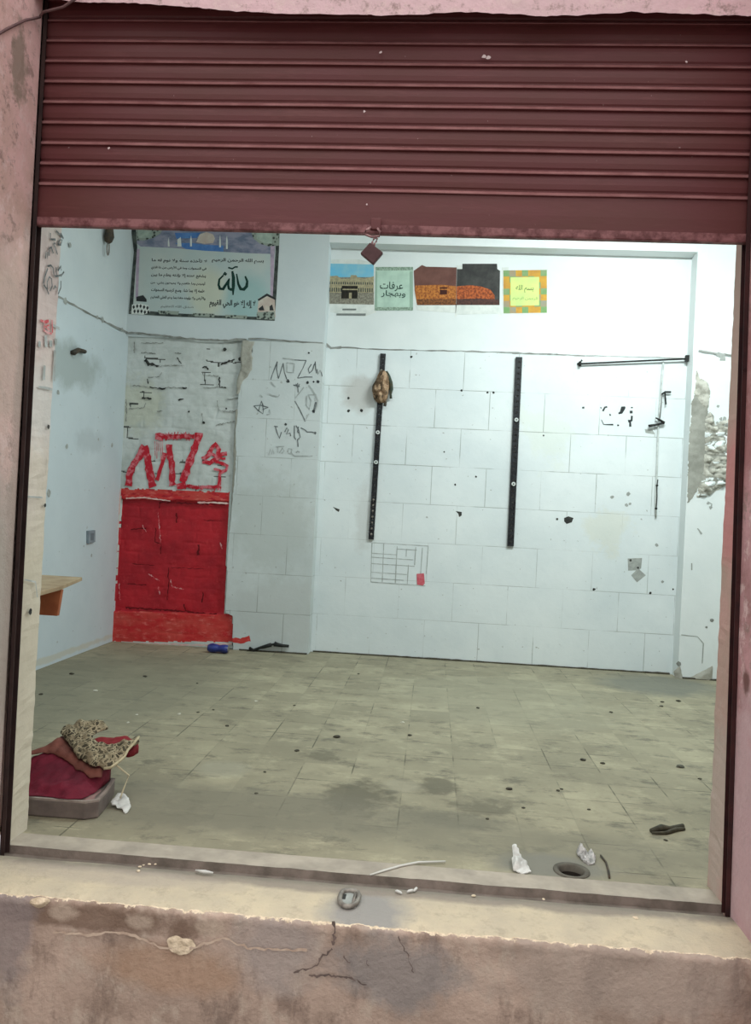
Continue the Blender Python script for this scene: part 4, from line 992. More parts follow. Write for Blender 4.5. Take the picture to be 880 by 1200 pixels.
flat('crowd_dots', [[(-2.776,3.132),(-2.713,3.149),(-2.679,3.111),(-2.678,3.088),(-2.774,3.093)]] + [[(a + .012 * math.cos(t_), b_ + .02 * math.sin(t_)) for t_ in (0, 1.5, 3.1, 4.7)] for a, b_ in [(-2.795,3.038),(-2.763,3.047),(-2.732,3.048),(-2.699,3.041),(-2.667,3.034),(-2.785,3.000),(-2.753,3.001),(-2.721,3.002),(-2.689,2.995),(-2.657,2.996)]], yp - e * 2, M['ink_black'], pst)
for q4 in ([(-2.571,3.014),(-2.374,3.013),(-2.380,2.982),(-2.554,2.984)], [(-2.247,3.001),(-2.043,3.000),(-2.050,2.969),(-2.238,2.971)], [(-1.949,2.996),(-1.747,2.995),(-1.753,2.964),(-1.940,2.965)]):
    flat('cartouche', [q4], yp - e * 2.2, M['ornament'], pst)
lines = [shape_arabic('لا تأخذه سنة ولا نوم له ما'), shape_arabic('في السموات وما في الأرض من ذا الذي'), shape_arabic('يشفع عنده إلا بإذنه يعلم ما بين'), shape_arabic('أيديهم وما خلفهم ولا يحيطون بشيء من'), shape_arabic('علمه إلا بما شاء وسع كرسيه السموات'), shape_arabic('والأرض ولا يؤوده حفظهما وهو العلي العظيم')]
LT = [(-2.651,3.493),(-2.653,3.421),(-2.649,3.353),(-2.650,3.285),(-2.642,3.217),(-2.643,3.154)]
LB = [(-2.141,3.446),(-2.143,3.385),(-2.144,3.314),(-2.143,3.247),(-2.147,3.176),(-2.138,3.112)]
for (a, b_), (c_, d_), t in zip(LT, LB, lines):
    text_part('verse_line', t, (a, c_, d_, b_), yp - e * 2, M['ink_black'], pst, .022)
def tbox(p): return (min(p[0][0], p[1][0]), max(p[0][0], p[1][0]), min(p[0][1], p[1][1]), max(p[0][1], p[1][1]))
text_part('verse_line', shape_arabic('صدق الله العظيم'), tbox([(-2.544,3.067),(-2.242,3.034)]), yp - e * 2, M['ink_grey'], pst, .012)
text_part('verse_line', shape_arabic('بسم الله الرحمن الرحيم'), tbox([(-2.096,3.506),(-1.623,3.461)]), yp - e * 2, M['ink_black'], pst, .022)
text_part('verse_line', shape_arabic('لا إله إلا هو الحي القيوم'), tbox([(-2.098,3.131),(-1.677,3.053)]), yp - e * 2, M['ink_black'], pst, .03)
big = [([(-1.785,3.348),(-1.764,3.303),(-1.767,3.257),(-1.791,3.229),(-1.820,3.231),(-1.844,3.276),(-1.865,3.367)], [0.014, 0.022, 0.027, 0.029, 0.027, 0.021, 0.011]), ([(-1.905,3.390),(-1.891,3.333),(-1.888,3.258),(-1.887,3.175)], [0.018, 0.029, 0.030, 0.011]),
       ([(-1.886,3.229),(-1.908,3.224),(-1.928,3.232),(-1.936,3.265),(-1.928,3.323)], [0.024, 0.027, 0.024, 0.021, 0.011]), ([(-1.928,3.323),(-1.953,3.273),(-1.980,3.226),(-2.010,3.229),(-2.023,3.262),(-2.019,3.312),(-1.983,3.351)], [0.010, 0.022, 0.029, 0.027, 0.021, 0.018, 0.013]),
       ([(-1.983,3.355),(-1.970,3.376),(-1.958,3.364),(-1.970,3.351)], .016), ([(-1.944,3.421),(-1.906,3.411),(-1.881,3.428),(-1.856,3.429)], .014)]
strokes('calligraphy', big, plane_y, yp - e * 2, M['ink_green'], pst, .03, .05)

# --- row of small pictures above the tiles
ya = YA - .003
def poster(label, quad, mat, name='picture_sheet', margin=None):
    cx_ = sum(p[0] for p in quad) / len(quad); cz_ = sum(p[1] for p in quad) / len(quad)
    o = empty(name, (cx_, ya, cz_), label, 'poster', None)
    if margin: flat('paper_margin', [margin], ya + .0012, M['paper'], o, .0012)
    flat('print', [quad], ya, mat, o, .001)
    return o
A_ = poster('leftmost small picture: black cubic shrine under a blue sky', [(-1.046,3.534),(-0.648,3.537),(-0.629,3.172),(-1.035,3.167)], simple('crowd_print', (150, 146, 132), (116, 112, 100), 60, (.4, .6)), margin=[(-1.071,3.572),(-0.790,3.580),(-0.633,3.545),(-0.602,3.103),(-0.709,3.061),(-1.023,3.090)])
ska = simple('sky_print', (112, 186, 218), (150, 196, 208), 6)
flat('sky', [[(-1.046,3.534),(-0.648,3.537),(-0.642,3.421),(-1.039,3.409)]], ya - e, ska, A_)
M['sand'] = simple('sand_building', (176, 166, 134), (150, 142, 116), 40, (.4, .6))
flat('building', [[(-1.041,3.419),(-0.978,3.425),(-0.937,3.397),(-0.859,3.400),(-0.851,3.434),(-0.802,3.435),(-0.791,3.416),(-0.723,3.404),(-0.641,3.430),(-0.637,3.280),(-1.043,3.268)]], ya - e * 1.5, M['sand'], A_)
arc = []
for i in range(22):
    for (r0, r1) in ((242, 262), (300, 335)):
        x = 48 + i * 19
        arc.append((x, r0, x + 9, r1))
ARC = [(-1.045,3.368),(-0.641,3.374),(-0.637,3.285),(-1.042,3.277)]
def bil(Q, u, v):
    return (Q[0][0] * (1 - u) * (1 - v) + Q[1][0] * u * (1 - v) + Q[2][0] * u * v + Q[3][0] * (1 - u) * v, Q[0][1] * (1 - u) * (1 - v) + Q[1][1] * u * (1 - v) + Q[2][1] * u * v + Q[3][1] * (1 - u) * v)
for v0, v1 in ((0, .25), (.6, 1.0)): flat('arches', [[bil(ARC, (i + s) / 20, v) for s, v in ((.1, v0), (.6, v0), (.6, v1), (.1, v1))] for i in range(20)], ya - e * 2.2, M['border_dark'], A_)
flat('shrine', [[(-0.929,3.334),(-0.783,3.337),(-0.780,3.222),(-0.928,3.218)]], ya - e * 3, simple('black_shrine', (34, 32, 28), (50, 46, 38), 30), A_)
flat('shrine_band', [[(-0.918,3.307),(-0.784,3.310),(-0.783,3.298),(-0.922,3.296)], [(-0.860,3.273),(-0.835,3.274),(-0.834,3.220),(-0.858,3.220)]], ya - e * 3.6, M['sand'], A_)
flat('caption', [[(-0.965,3.080),(-0.697,3.089),(-0.698,3.069),(-0.964,3.063)], [(-0.913,3.126),(-0.787,3.130),(-0.786,3.115),(-0.912,3.111)]], ya - e, M['ink_grey'], A_)
B__ = poster('pale green sheet with green Arabic calligraphy, second in the row', [(-0.631,3.514),(-0.291,3.524),(-0.271,3.130),(-0.619,3.118)], simple('mint_paper', (186, 212, 196), (170, 196, 182), 10), 'calligraphy_sheet')
flat('border', [[(-0.631,3.514),(-0.291,3.524),(-0.289,3.493),(-0.629,3.483)], [(-0.620,3.149),(-0.272,3.160),(-0.271,3.130),(-0.619,3.118)]], ya - e, simple('green_ornament', (120, 142, 126), (160, 180, 164), 60, (.42, .58)), B__)
flat('border', [[(-0.319,3.484),(-0.289,3.485),(-0.272,3.160),(-0.303,3.159)], [(-0.629,3.475),(-0.613,3.476),(-0.597,3.150),(-0.620,3.149)]], ya - e * 1.2, simple('green_edge', (150, 176, 160)), B__)
text_part('lettering', shape_arabic('عرفات'), tbox([(-0.581,3.384),(-0.373,3.298)]), ya - e * 2, M['ink_green'], B__, .012)
text_part('lettering', shape_arabic('وبهجار'), tbox([(-0.567,3.306),(-0.346,3.240)]), ya - e * 2, M['ink_green'], B__, .012)
C__ = poster('brown picture of a lit crowded courtyard under a brown sky, third in the row', [(-0.282,3.490),(-0.211,3.544),(-0.173,3.530),(0.102,3.531),(0.114,3.191),(-0.237,3.180),(-0.266,3.311)], simple('brown_sky', (116, 80, 72), (100, 66, 60), 8), margin=[(-0.282,3.340),(0.118,3.218),(0.115,3.121),(-0.235,3.133)])
crowd = simple('lit_crowd', (196, 126, 62), (140, 78, 42), 50, (.4, .6))
flat('courtyard', [[(-0.261,3.356),(-0.046,3.370),(0.029,3.368),(0.109,3.360),(0.114,3.193),(-0.237,3.182),(-0.263,3.311)]], ya - e, crowd, C__)
flat('crowd', [[(-0.240,3.234),(0.112,3.245),(0.114,3.191),(-0.237,3.180)]], ya - e * 1.6, simple('dim_crowd', (140, 90, 54), (86, 54, 38), 60, (.4, .6)), C__)
flat('shrine', [[(-0.042,3.348),(0.027,3.350),(0.027,3.284),(-0.035,3.282)]], ya - e * 2.2, simple('dark_shrine', (66, 32, 26)), C__)
flat('shrine_band', [[(-0.041,3.333),(0.027,3.335),(0.028,3.326),(-0.040,3.324)]], ya - e * 2.8, crowd, C__)
D__ = poster('dark night picture of an orange crowd, fourth in the row', [(0.106,3.516),(0.154,3.520),(0.152,3.565),(0.461,3.574),(0.466,3.526),(0.491,3.512),(0.502,3.204),(0.117,3.192)], simple('night_sky', (56, 56, 56), (74, 74, 72), 10), margin=[(0.111,3.203),(0.501,3.216),(0.528,3.113),(0.507,3.090),(0.491,3.126),(0.131,3.107),(0.110,3.077)])
flat('crowd', [[(0.113,3.360),(0.235,3.374),(0.324,3.366),(0.414,3.339),(0.453,3.288),(0.455,3.256),(0.117,3.221)]], ya - e, simple('orange_crowd', (190, 100, 56), (120, 60, 38), 50, (.4, .6)), D__)
flat('crowd_shadow', [[(0.116,3.245),(0.315,3.257),(0.492,3.252),(0.501,3.205),(0.119,3.193)]], ya - e * 1.6, simple('dim_plaza', (92, 62, 56), (60, 46, 44), 50), D__)
flat('tape', [[(0.103,3.549),(0.150,3.553),(0.151,3.517),(0.104,3.516)]], ya - e * 2, M['paper'], D__)
E__ = poster('rightmost small picture: orange and green checked border round a yellow panel', [(0.520,3.516),(0.905,3.531),(0.924,3.148),(0.542,3.131)], simple('orange_check', (206, 160, 66), (190, 140, 70), 14), 'calligraphy_sheet', margin=[(0.507,3.542),(0.565,3.547),(0.567,3.517),(0.914,3.539),(0.936,3.141),(0.878,3.136),(0.879,3.106),(0.849,3.138),(0.530,3.125)])
Q = [(0.520,3.516),(0.905,3.531),(0.924,3.148),(0.542,3.131)]
gr = []; gy = []
for i in range(7):
    for j in range(7):
        cell = [bil(Q, (i + s) / 7, (j + t) / 7) for s, t in ((0, 0), (1, 0), (1, 1), (0, 1))]
        if (i + 2 * j) % 3 == 0: gr.append(cell)
        elif (i + 2 * j) % 3 == 1 and (i + j) % 2: gy.append(cell)
flat('check', gr, ya - e, simple('green_check', (120, 160, 104), (140, 160, 120), 14), E__)
flat('check', gy, ya - e, simple('grey_check', (150, 150, 132), (170, 146, 110), 14), E__)
flat('panel', [[(0.587,3.455),(0.840,3.466),(0.852,3.212),(0.600,3.199)]], ya - e * 1.6, simple('lime_panel', (214, 232, 140), (196, 222, 140), 6), E__)
text_part('lettering', shape_arabic('بسم الله'), tbox([(0.639,3.390),(0.796,3.321)]), ya - e * 2.4, M['ink_green'], E__, .004)
text_part('lettering', shape_arabic('الرحمن الرحيم'), tbox([(0.615,3.286),(0.836,3.248)]), ya - e * 2.4, simple('olive_ink', (120, 150, 96)), E__, .0)

# ------------------------------------------------------------------ shelf uprights, rods and fittings on the back wall
def upright(top, bot, w, label, slots, clips):
    o = empty('shelf_upright', (bot[0], Y2 - .012, bot[1]), label, 'shelf upright')
    ax = Vector((top[0] - bot[0], 0, top[1] - bot[1])); L = ax.length; ax.normalize(); sd = Vector((ax.z, 0, -ax.x))
    B0 = Vector((bot[0], 0, bot[1]))
    def P(u, v, y): 
        p = B0 + ax * u + sd * v; return (p.x, y, p.z)
    y0, y1 = Y2 - .024, Y2 - .001
    mb = MB()
    # a channel: two side flanges and a face drilled with slots
    def bar(u0, u1, v0, v1, ya_, yb_):
        i = len(mb.v)
        for y in (ya_, yb_):
            for u_, v_ in ((u0, v0), (u1, v0), (u1, v1), (u0, v1)): mb.v.append(P(u_, v_, y))
        for f in ((0, 1, 2, 3), (7, 6, 5, 4), (0, 4, 5, 1), (1, 5, 6, 2), (2, 6, 7, 3), (3, 7, 4, 0)): mb.f.append([i + t for t in f]); mb.m.append(0)
    bar(0, L, -w / 2, -w * .16, y0, y1); bar(0, L, w * .16, w / 2, y0, y1)
    u = .03; 
    prev = 0
    while u < L - .02:
        bar(prev, u, -w * .16, w * .16, y0, y0 + .004); prev = u + .018; u += .05
    bar(prev, L, -w * .16, w * .16, y0, y0 + .004)
    mb.build('channel', M['black_metal'], o, weld=False)
    for s in slots:
        mb = MB(); dot(mb, tuple(P(s, 0, 0)[i] for i in (0, 2)), .009, plane_y(y0 - .0008), 8, .15); mb.build('screw', M['silver'], o)
    for s in clips:
        mb = MB(); i = 0
        c_ = P(s, 0, 0); pr = [(c_[0] + .019 * math.cos(i * math.pi / 4 + .4), c_[2] + .019 * math.sin(i * math.pi / 4 + .4)) for i in range(8)]
        mb.prism(pr, 1, y0 - .012, y0 - .0005); cl = mb.build('clip', M['conduit'], o, bevel=.002)
        mb = MB(); dot(mb, (c_[0], c_[2]), .007, plane_y(y0 - .0125), 8, .1); mb.build('screw_hole', M['hole'], cl)
    return o
t1, b1 = [(-0.520,2.724),(-0.543,1.045)]; t2, b2 = [(0.696,2.737),(0.703,1.050)]
L1 = math.hypot(t1[0] - b1[0], t1[1] - b1[1])
upright(t1, b1, .048, 'black slotted metal shelf upright with a brown clump tied near its top', [.05, .10, .155, .205, .26, .31, .36], [L1 * .415, L1 * .575])
upright(t2, b2, .056, 'bare black metal shelf upright right of the one with the brown clump', [], [L1 * .33, L1 * .67])
# brown clump tied round the first upright
wr = empty('dried_clump', ([(-0.528,2.414)][0][0], Y2 - .05, [(-0.528,2.414)][0][1]), 'brown and tan dried clump tied to the left black upright', 'ornament')
CL = [(-0.539,2.566),(-0.516,2.576),(-0.490,2.568),(-0.475,2.551),(-0.455,2.517),(-0.447,2.471),(-0.449,2.401),(-0.458,2.332),(-0.473,2.285),(-0.483,2.261),(-0.496,2.284),(-0.524,2.271),(-0.554,2.281),(-0.584,2.315),(-0.602,2.384),(-0.599,2.436),(-0.575,2.478),(-0.560,2.525)]
cmx = sum(p[0] for p in CL) / len(CL); cmz = sum(p[1] for p in CL) / len(CL)
patch('clump', CL, .006, lambda a, b, d: (a, Y2 - .026 - .085 * math.sqrt(max(0, min(1, d / .055))) - .025 * nz(a * 30, b * 30, 2) * min(1, d / .02), b),
      [simple('dry_brown', (128, 102, 78), (98, 76, 56), 40), simple('dry_tan', (182, 154, 126), (146, 116, 90), 40), simple('dark_fold', (60, 50, 38), (84, 66, 48), 40)],
      lambda a, b: 1 if nz(a * 30, b * 16, 5) > .1 else (2 if nz(a * 34, b * 20, 9) > .22 else 0), wr, back=lambda a, b: (a, Y2 - .025, b))
mb = MB(); p_ = [(-0.481,2.563),(-0.462,2.528),(-0.438,2.466),(-0.429,2.402),(-0.433,2.361),(-0.428,2.321)]
mb.tube([(p[0], Y2 - .03, p[1]) for p in p_], [.010, .015, .018, .018, .010, .012], 8); mb.build('dark_leaf', simple('dark_green_leaf', (56, 70, 62), (70, 66, 50), 20), wr, smooth=True)
p_ = [(-0.473,2.290),(-0.475,2.267),(-0.481,2.249)]
mb = MB(); mb.tube([(p[0], Y2 - .04, p[1]) for p in p_], [.012, .012, .014], 8); mb.build('twig', M['dark_metal'], wr, smooth=True)
mb = MB(); p_ = [(-0.537,2.578),(-0.519,2.579),(-0.506,2.538),(-0.513,2.503),(-0.536,2.502),(-0.549,2.537)]
patch('pale_wrap', p_, .006, lambda a, b, d: (a, Y2 - .04 - .05 * min(1, d / .03), b), simple('grey_wrap', (150, 146, 134), (110, 108, 96), 30), None, wr, back=lambda a, b: (a, Y2 - .03, b))

# hanging rod across the right end of the recess
rod = empty('hanging_rod', (1.65, 4.34, 2.72), 'thin black rod fixed across the upper right of the recess', 'rod')
ra, rb = Vector(([(1.231,2.695)][0][0], 4.40, [(1.231,2.695)][0][1])), Vector((2.150, 4.385, [(2.123,2.781)][0][1] - .01))
mb = MB(); mb.tube([ra + (rb - ra) * t for t in (0, .25, .5, .75, 1)], .008, 10); mb.build('bar', M['black_rubber'], rod, smooth=True)
mb = MB(); mb.tube([(ra.x - .012, Y2 - .001, ra.z + .004), (ra.x - .008, 4.41, ra.z + .004), (ra.x, 4.396, ra.z)], .012, 8); mb.tube([(ra.x, 4.398, ra.z - .022), (ra.x, 4.398, ra.z + .018), (ra.x + .014, 4.398, ra.z + .032)], .012, 8)
mb.build('wall_hook', M['black_rubber'], rod, smooth=True)
mb = MB(); mb.box((2.132, 4.368, rb.z - .026), (2.1625, 4.402, rb.z + .03)); mb.build('end_bracket', M['black_rubber'], rod, bevel=.004)

cd = empty('conduit', ([(1.955,1.366)][0][0], Y2 - .01, [(1.955,1.366)][0][1]), 'thin pale vertical conduit with black cable ends hanging below the rod', 'conduit')
p_ = [(1.956,2.745),(1.949,2.586),(1.943,2.397),(1.939,2.171),(1.942,1.945),(1.946,1.719),(1.947,1.531),(1.955,1.373)]
mb = MB(); mb.tube([(p[0], Y2 - .011, p[1]) for p in p_], .009, 8); mb.build('tube', M['conduit'], cd, smooth=True)
p_ = [(1.954,1.704),(1.949,1.644),(1.954,1.554),(1.952,1.441)]
mb = MB(); mb.tube([(p[0], Y2 - .021, p[1]) for p in p_], .005, 8); mb.build('wire', M['black_rubber'], cd, smooth=True)
for p in [(1.949,1.651),(1.951,1.448)]:
    mb = MB(); mb.tube([(p[0], Y2 - .030, p[1]), (p[0], Y2 - .014, p[1])], .010, 10); mb.build('screw', M['black_rubber'], cd, smooth=True)
p_ = [(1.950,2.453),(1.977,2.474),(2.028,2.476)]; p2 = [(1.977,2.471),(1.990,2.365)]
mb = MB(); mb.tube([(p[0], Y2 - .028, p[1]) for p in p_], [.007, .009, .008], 8); mb.tube([(p[0], Y2 - .028, p[1]) for p in p2], .007, 8); mb.build('cable_clip', M['black_rubber'], cd, smooth=True)
p_ = [(1.849,2.169),(1.896,2.178),(1.943,2.193),(1.982,2.202)]; p2 = [(1.906,2.243),(1.941,2.228),(1.982,2.201)]
mb = MB(); mb.tube([(p[0], Y2 - .032, p[1]) for p in p_], [.012, .011, .009, .012], 8); mb.tube([(p[0], Y2 - .032, p[1]) for p in p2], [.006, .009, .014], 8); mb.build('cable_end', M['black_rubber'], cd, smooth=True)
p_ = [(1.950,2.453),(1.953,2.388),(1.950,2.323),(1.944,2.241)]
mb = MB(); mb.tube([(p[0], Y2 - .024, p[1]) for p in p_], .005, 8); mb.build('wire', M['grey_cable'], cd, smooth=True)

# left wall fittings
hk = empty('wall_hook', (XL, 3.70, 3.5), 'dark rusty hook with a thin wire loop high on the left wall', 'hook')
mb = MB(); mb.tube([(XL + .03, 3.692, 3.62), (XL + .035, 3.694, 3.53), (XL + .035, 3.695, 3.47), (XL + .03, 3.698, 3.43), (XL + .03, 3.70, 3.415)], [.02, .032, .042, .03, .012], 10)
mb.tube([(XL - .005, 3.692, 3.58), (XL + .03, 3.692, 3.58)], .012, 8); mb.build('hook_body', M['dark_metal'], hk, smooth=True)
mb = MB(); mb.tube([(XL + .03, 3.70 + .022 * math.cos(t) * (1.0), 3.375 + .055 * math.sin(t)) for t in [i * 2 * math.pi / 20 for i in range(20)]], .006, 8, 0, True); mb.build('wire_loop', M['silver'], hk, smooth=True)
p_ = [(3.193,2.396),(3.262,2.431),(3.382,2.443)]
mb = MB(); mb.tube([(XL + .004, p_[0][0], p_[0][1])] + [(XL + .024, a, b_) for a, b_ in p_] + [(XL + .004, p_[2][0], p_[2][1])], [.016, .022, .018, .016, .014], 8)
tag(mb.build('wall_bracket', M['dark_metal'], smooth=True), 'small dark curved bracket sticking out of the left wall above the grey patch', 'bracket')
ws = empty('wall_socket', (XL, 3.705, .97), 'small grey socket box on the left wall beside the red rectangle', 'socket')
p_ = [(3.634,1.014),(3.765,1.019),(3.778,0.918),(3.647,0.908)]
mb = MB(); mb.prism(p_, 0, XL - .002, XL + .022); mb.build('box', simple('grey_plastic', (140, 152, 160), (122, 134, 142), 20, rough=.5), ws, bevel=.004)
cy_ = sum(a for a, b_ in p_) / 4; cz_ = sum(b_ for a, b_ in p_) / 4
mb = MB(); mb.box((XL + .0215, cy_ - .03, cz_ - .03), (XL + .0235, cy_ + .03, cz_ + .03)); mb.build('inset', simple('dark_grey_plastic', (110, 120, 128)), ws)

# little wooden counter fixed behind the left jamb
shf = empty('wooden_shelf', (-1.9, .2, .75), 'small wooden shelf with an orange brown apron behind the left jamb', 'shelf')
zb_ = [(-1.573,0.869)][0][1]
tip = [(-1.672,0.855)][0]; cor = [(-1.566,0.873)][0]
pts = [(-2.25, .201), (-1.52, .201), (cor[0] + .002, .55), (tip[0], 1.0), (-2.25, 1.0)]
mb = MB(); mb.prism(pts, 2, zb_, zb_ + .018); mb.build('top_board', simple('worn_plywood', (170, 150, 120), (146, 124, 96), 10, rough=.6), shf, bevel=.003)
fy = .58
ap = [(-2.2, zb_ - .0005), ([(-1.573,0.869)][0][0], zb_ - .0005), [(-1.586,0.755)][0], (-2.2, [(-1.586,0.755)][0][1])]
mb = MB(); mb.prism(ap, 1, fy, fy + .022); mb.build('apron', simple('orange_brown_wood', (168, 100, 66), (150, 86, 56), 14, rough=.55), shf, bevel=.002)
mb = MB(); mb.box((-2.2, .201, zb_ - .06), (-2.17, fy + .002, zb_ - .0005)); mb.build('bearer', simple('brown_batten', (140, 96, 66)), shf)

# ------------------------------------------------------------------ heap of cloth on a flat box
bx = empty('flat_box', (-1.6, .48, 0), 'shallow grey brown box under the heap of cloth by the left jamb', 'box')
bp_ = [(-1.99, .305), (-1.305, .315), (-1.262, .345), (-1.272, .45), (-1.30, .60), (-1.99, .60)]
dus = simple('dusty_board', (118, 106, 100), (96, 86, 82), 9, rough=.7, bump=.3)
mb = MB(); mb.prism(bp_, 2, .001, .066); mb.build('body', dus, bx, bevel=.006)
mb = MB()
inn = [(-1.98, .318), (-1.312, .328), (-1.276, .352), (-1.285, .45), (-1.312, .59), (-1.98, .59)]
for i in range(6):
    j = (i + 1) % 6
    mb.prism([bp_[i], bp_[j], inn[j], inn[i]], 2, .0655, .074)
mb.build('rim', simple('pale_dusty_rim', (150, 138, 130), (128, 114, 108), 12), bx)
patch('dust_sheet', [(-1.95, .325), (-1.32, .335), (-1.292, .36), (-1.31, .5), (-1.95, .5)], .01, lambda a, b, d: (a, b, .0665 + .006 * min(1, d / .02) + .004 * nz(a * 14, b * 14)), simple('pinkish_dust', (150, 118, 114), (134, 104, 100), 12), None, bx)

def slant(a, b): return .07 + .385 * (b - .33)
def H2(lst): return [(p[0], p[1]) for p in lst]
velvet = NT('crimson_velvet', .75, spec=.2)
cc = velvet.mix(velvet.ramp(velvet.noise(9, 5), .4, .66), lin((112, 30, 48)), lin((84, 24, 38)))
velvet.bump(velvet.noise(24, 5, .6), .5, .01)
M['velvet'] = velvet.done(cc)
def base(a, b): return slant(a, b) + .015 + folds(a, b, 1)
def folds(a, b, s): return .030 * nz(a * 7 + b * 3, b * 5, s) + .020 * abs(nz(a * 14 - b * 9, b * 7, s + 3)) + .008 * nz(a * 34, b * 24, s + 5)
red = empty('red_cloth', (-1.55, .55, .1), 'crumpled crimson cloth heaped on the flat box by the left jamb', 'cloth')
mainp = H2([(-1.684,0.562,0.159),(-1.635,0.578,0.165),(-1.598,0.631,0.186),(-1.564,0.686,0.207),(-1.523,0.713,0.218),(-1.443,0.710,0.216),(-1.367,0.661,0.198),(-1.321,0.600,0.174),(-1.303,0.534,0.148),(-1.306,0.457,0.119),(-1.310,0.389,0.093),(-1.326,0.332,0.071),(-1.374,0.318,0.065),(-1.447,0.324,0.068),(-1.502,0.327,0.069),(-1.549,0.318,0.065)])
def mp_(a, b, d):
    e_ = min(1, d / .05)
    return (a, b, max(.078, base(a, b) - .05 * (1 - math.sqrt(e_))))
patch('main_fold', mainp, .009, mp_, M['velvet'], None, red, back=lambda a, b: (a, b, .0765 if (b < .605 and a < -1.27) else max(.002, .0765 - (b - .6) * .8)))
lobe = H2([(-1.457,0.674,0.203),(-1.414,0.673,0.202),(-1.364,0.690,0.209),(-1.309,0.707,0.215),(-1.260,0.701,0.213),(-1.227,0.665,0.199),(-1.232,0.632,0.186),(-1.267,0.606,0.176),(-1.325,0.584,0.168),(-1.380,0.573,0.163),(-1.428,0.611,0.178)])
def lb_(a, b, d):
    e_ = min(1, d / .03)
    return (a, b, base(a, b) - .006 + .02 * math.sqrt(e_) + folds(a, b, 5) * .3 * e_)
patch('side_fold', lobe, .008, lb_, simple('red_cloth', (126, 34, 40), (106, 26, 34), 12, bump=.4), None, red, back=lambda a, b: (a, b, base(a, b) - .03))
M['rust'] = simple('rust_brown_cloth', (122, 72, 62), (104, 62, 54), 12, bump=.5, bscale=40, bdist=.008)
br = empty('brown_cloth', (-1.5, .5, .15), 'rust brown cloth lying across the crimson cloth', 'cloth')
bp2 = H2([(-1.677,0.536,0.149),(-1.635,0.578,0.165),(-1.607,0.603,0.175),(-1.575,0.662,0.198),(-1.541,0.654,0.195),(-1.473,0.563,0.160),(-1.414,0.517,0.142),(-1.340,0.484,0.129),(-1.300,0.468,0.123),(-1.295,0.434,0.110),(-1.339,0.434,0.110),(-1.407,0.472,0.125),(-1.479,0.515,0.141),(-1.537,0.540,0.151),(-1.590,0.556,0.157),(-1.624,0.536,0.149),(-1.653,0.507,0.138)])
patch('cloth_fold', bp2, .008, lambda a, b, d: (a, b, base(a, b) + .007 + .005 * math.sqrt(min(1, d / .02)) + .016 * abs(nz(a * 18 + b * 10, b * 14, 2)) * min(1, .2 + d / .02)), M['rust'], None, br, back=lambda a, b: (a, b, base(a, b) + .004))
k = NT('leopard_print', .8, spec=.2)
v = k.n('ShaderNodeTexVoronoi'); v.inputs['Scale'].default_value = 46; v.feature = 'DISTANCE_TO_EDGE'
mpn = k.n('ShaderNodeVectorMath', operation='ADD'); wobn = k.n('ShaderNodeTexNoise'); wobn.inputs['Scale'].default_value = 28; k.l(k.co, wobn.inputs['Vector'])
scn = k.n('ShaderNodeVectorMath', operation='SCALE'); scn.inputs['Scale'].default_value = .05; k.l(wobn.outputs['Color'], scn.inputs[0])
k.l(k.co, mpn.inputs[0]); k.l(scn.outputs[0], mpn.inputs[1]); k.l(mpn.outputs[0], v.inputs['Vector'])
cc = k.mix(k.ramp(v.outputs['Distance'], .07, .16), lin((158, 146, 120)), lin((66, 60, 48)))
cc = k.mix(k.ramp(k.noise(40, 4), .5, .64), cc, lin((124, 112, 90)))
k.bump(k.noise(30, 5), .5, .008)
M['leopard'] = k.done(cc)
sf = empty('leopard_scarf', (-1.45, .65, .2), 'olive leopard print scarf draped over the top of the cloth heap', 'scarf')
sp = H2([(-1.575,0.645,0.191),(-1.571,0.685,0.207),(-1.545,0.711,0.217),(-1.517,0.743,0.229),(-1.471,0.736,0.226),(-1.433,0.740,0.228),(-1.401,0.720,0.220),(-1.377,0.694,0.210),(-1.410,0.679,0.205),(-1.429,0.655,0.195),(-1.419,0.617,0.181),(-1.373,0.590,0.170),(-1.327,0.589,0.170),(-1.276,0.611,0.178),(-1.255,0.640,0.189),(-1.240,0.669,0.201),(-1.217,0.650,0.193),(-1.227,0.600,0.174),(-1.237,0.561,0.159),(-1.235,0.520,0.143),(-1.250,0.478,0.127),(-1.281,0.450,0.116),(-1.336,0.459,0.120),(-1.381,0.479,0.128),(-1.442,0.514,0.141),(-1.508,0.581,0.166)])
patch('scarf_fold', sp, .007, lambda a, b, d: (a, b, base(a, b) + .033 + .006 * math.sqrt(min(1, d / .02)) + (.024 * abs(nz(a * 20 + b * 8, b * 12, 7)) + .010 * abs(nz(a * 46, b * 34, 4))) * min(1, .25 + d / .02)), M['leopard'], None, sf, back=lambda a, b: (a, b, base(a, b) + .030))
p_ = [(-1.222,0.655,0.195),(-1.227,0.610,0.178),(-1.236,0.567,0.161),(-1.233,0.526,0.145),(-1.247,0.489,0.131),(-1.262,0.457,0.119),(-1.288,0.450,0.116)]
mb = MB(); mb.tube([(a[0], a[1] - .01, a[2] + .05) for a in p_], .006, 6); mb.build('hem', simple('pale_hem', (188, 176, 146), (160, 148, 120), 30), sf, smooth=True)
fl = H2([(-1.384,0.469,0.124),(-1.369,0.476,0.126),(-1.361,0.452,0.117),(-1.344,0.439,0.112),(-1.367,0.441,0.113),(-1.384,0.454,0.118)])
cd2 = MB().tube([(c_[0], c_[1] - .01, c_[2] + .045) for c_ in [(-1.252,0.483,0.129)]] + [(-1.215, .53, .115), (-1.222, .50, .07), (-1.226, .485, .045), (-1.228, .48, .034)], .0035, 6).build('cord', simple('pale_cord', (186, 174, 146)), smooth=True)
tag(cd2, 'thin pale cord hanging from the leopard scarf to the white scrap', 'cord')

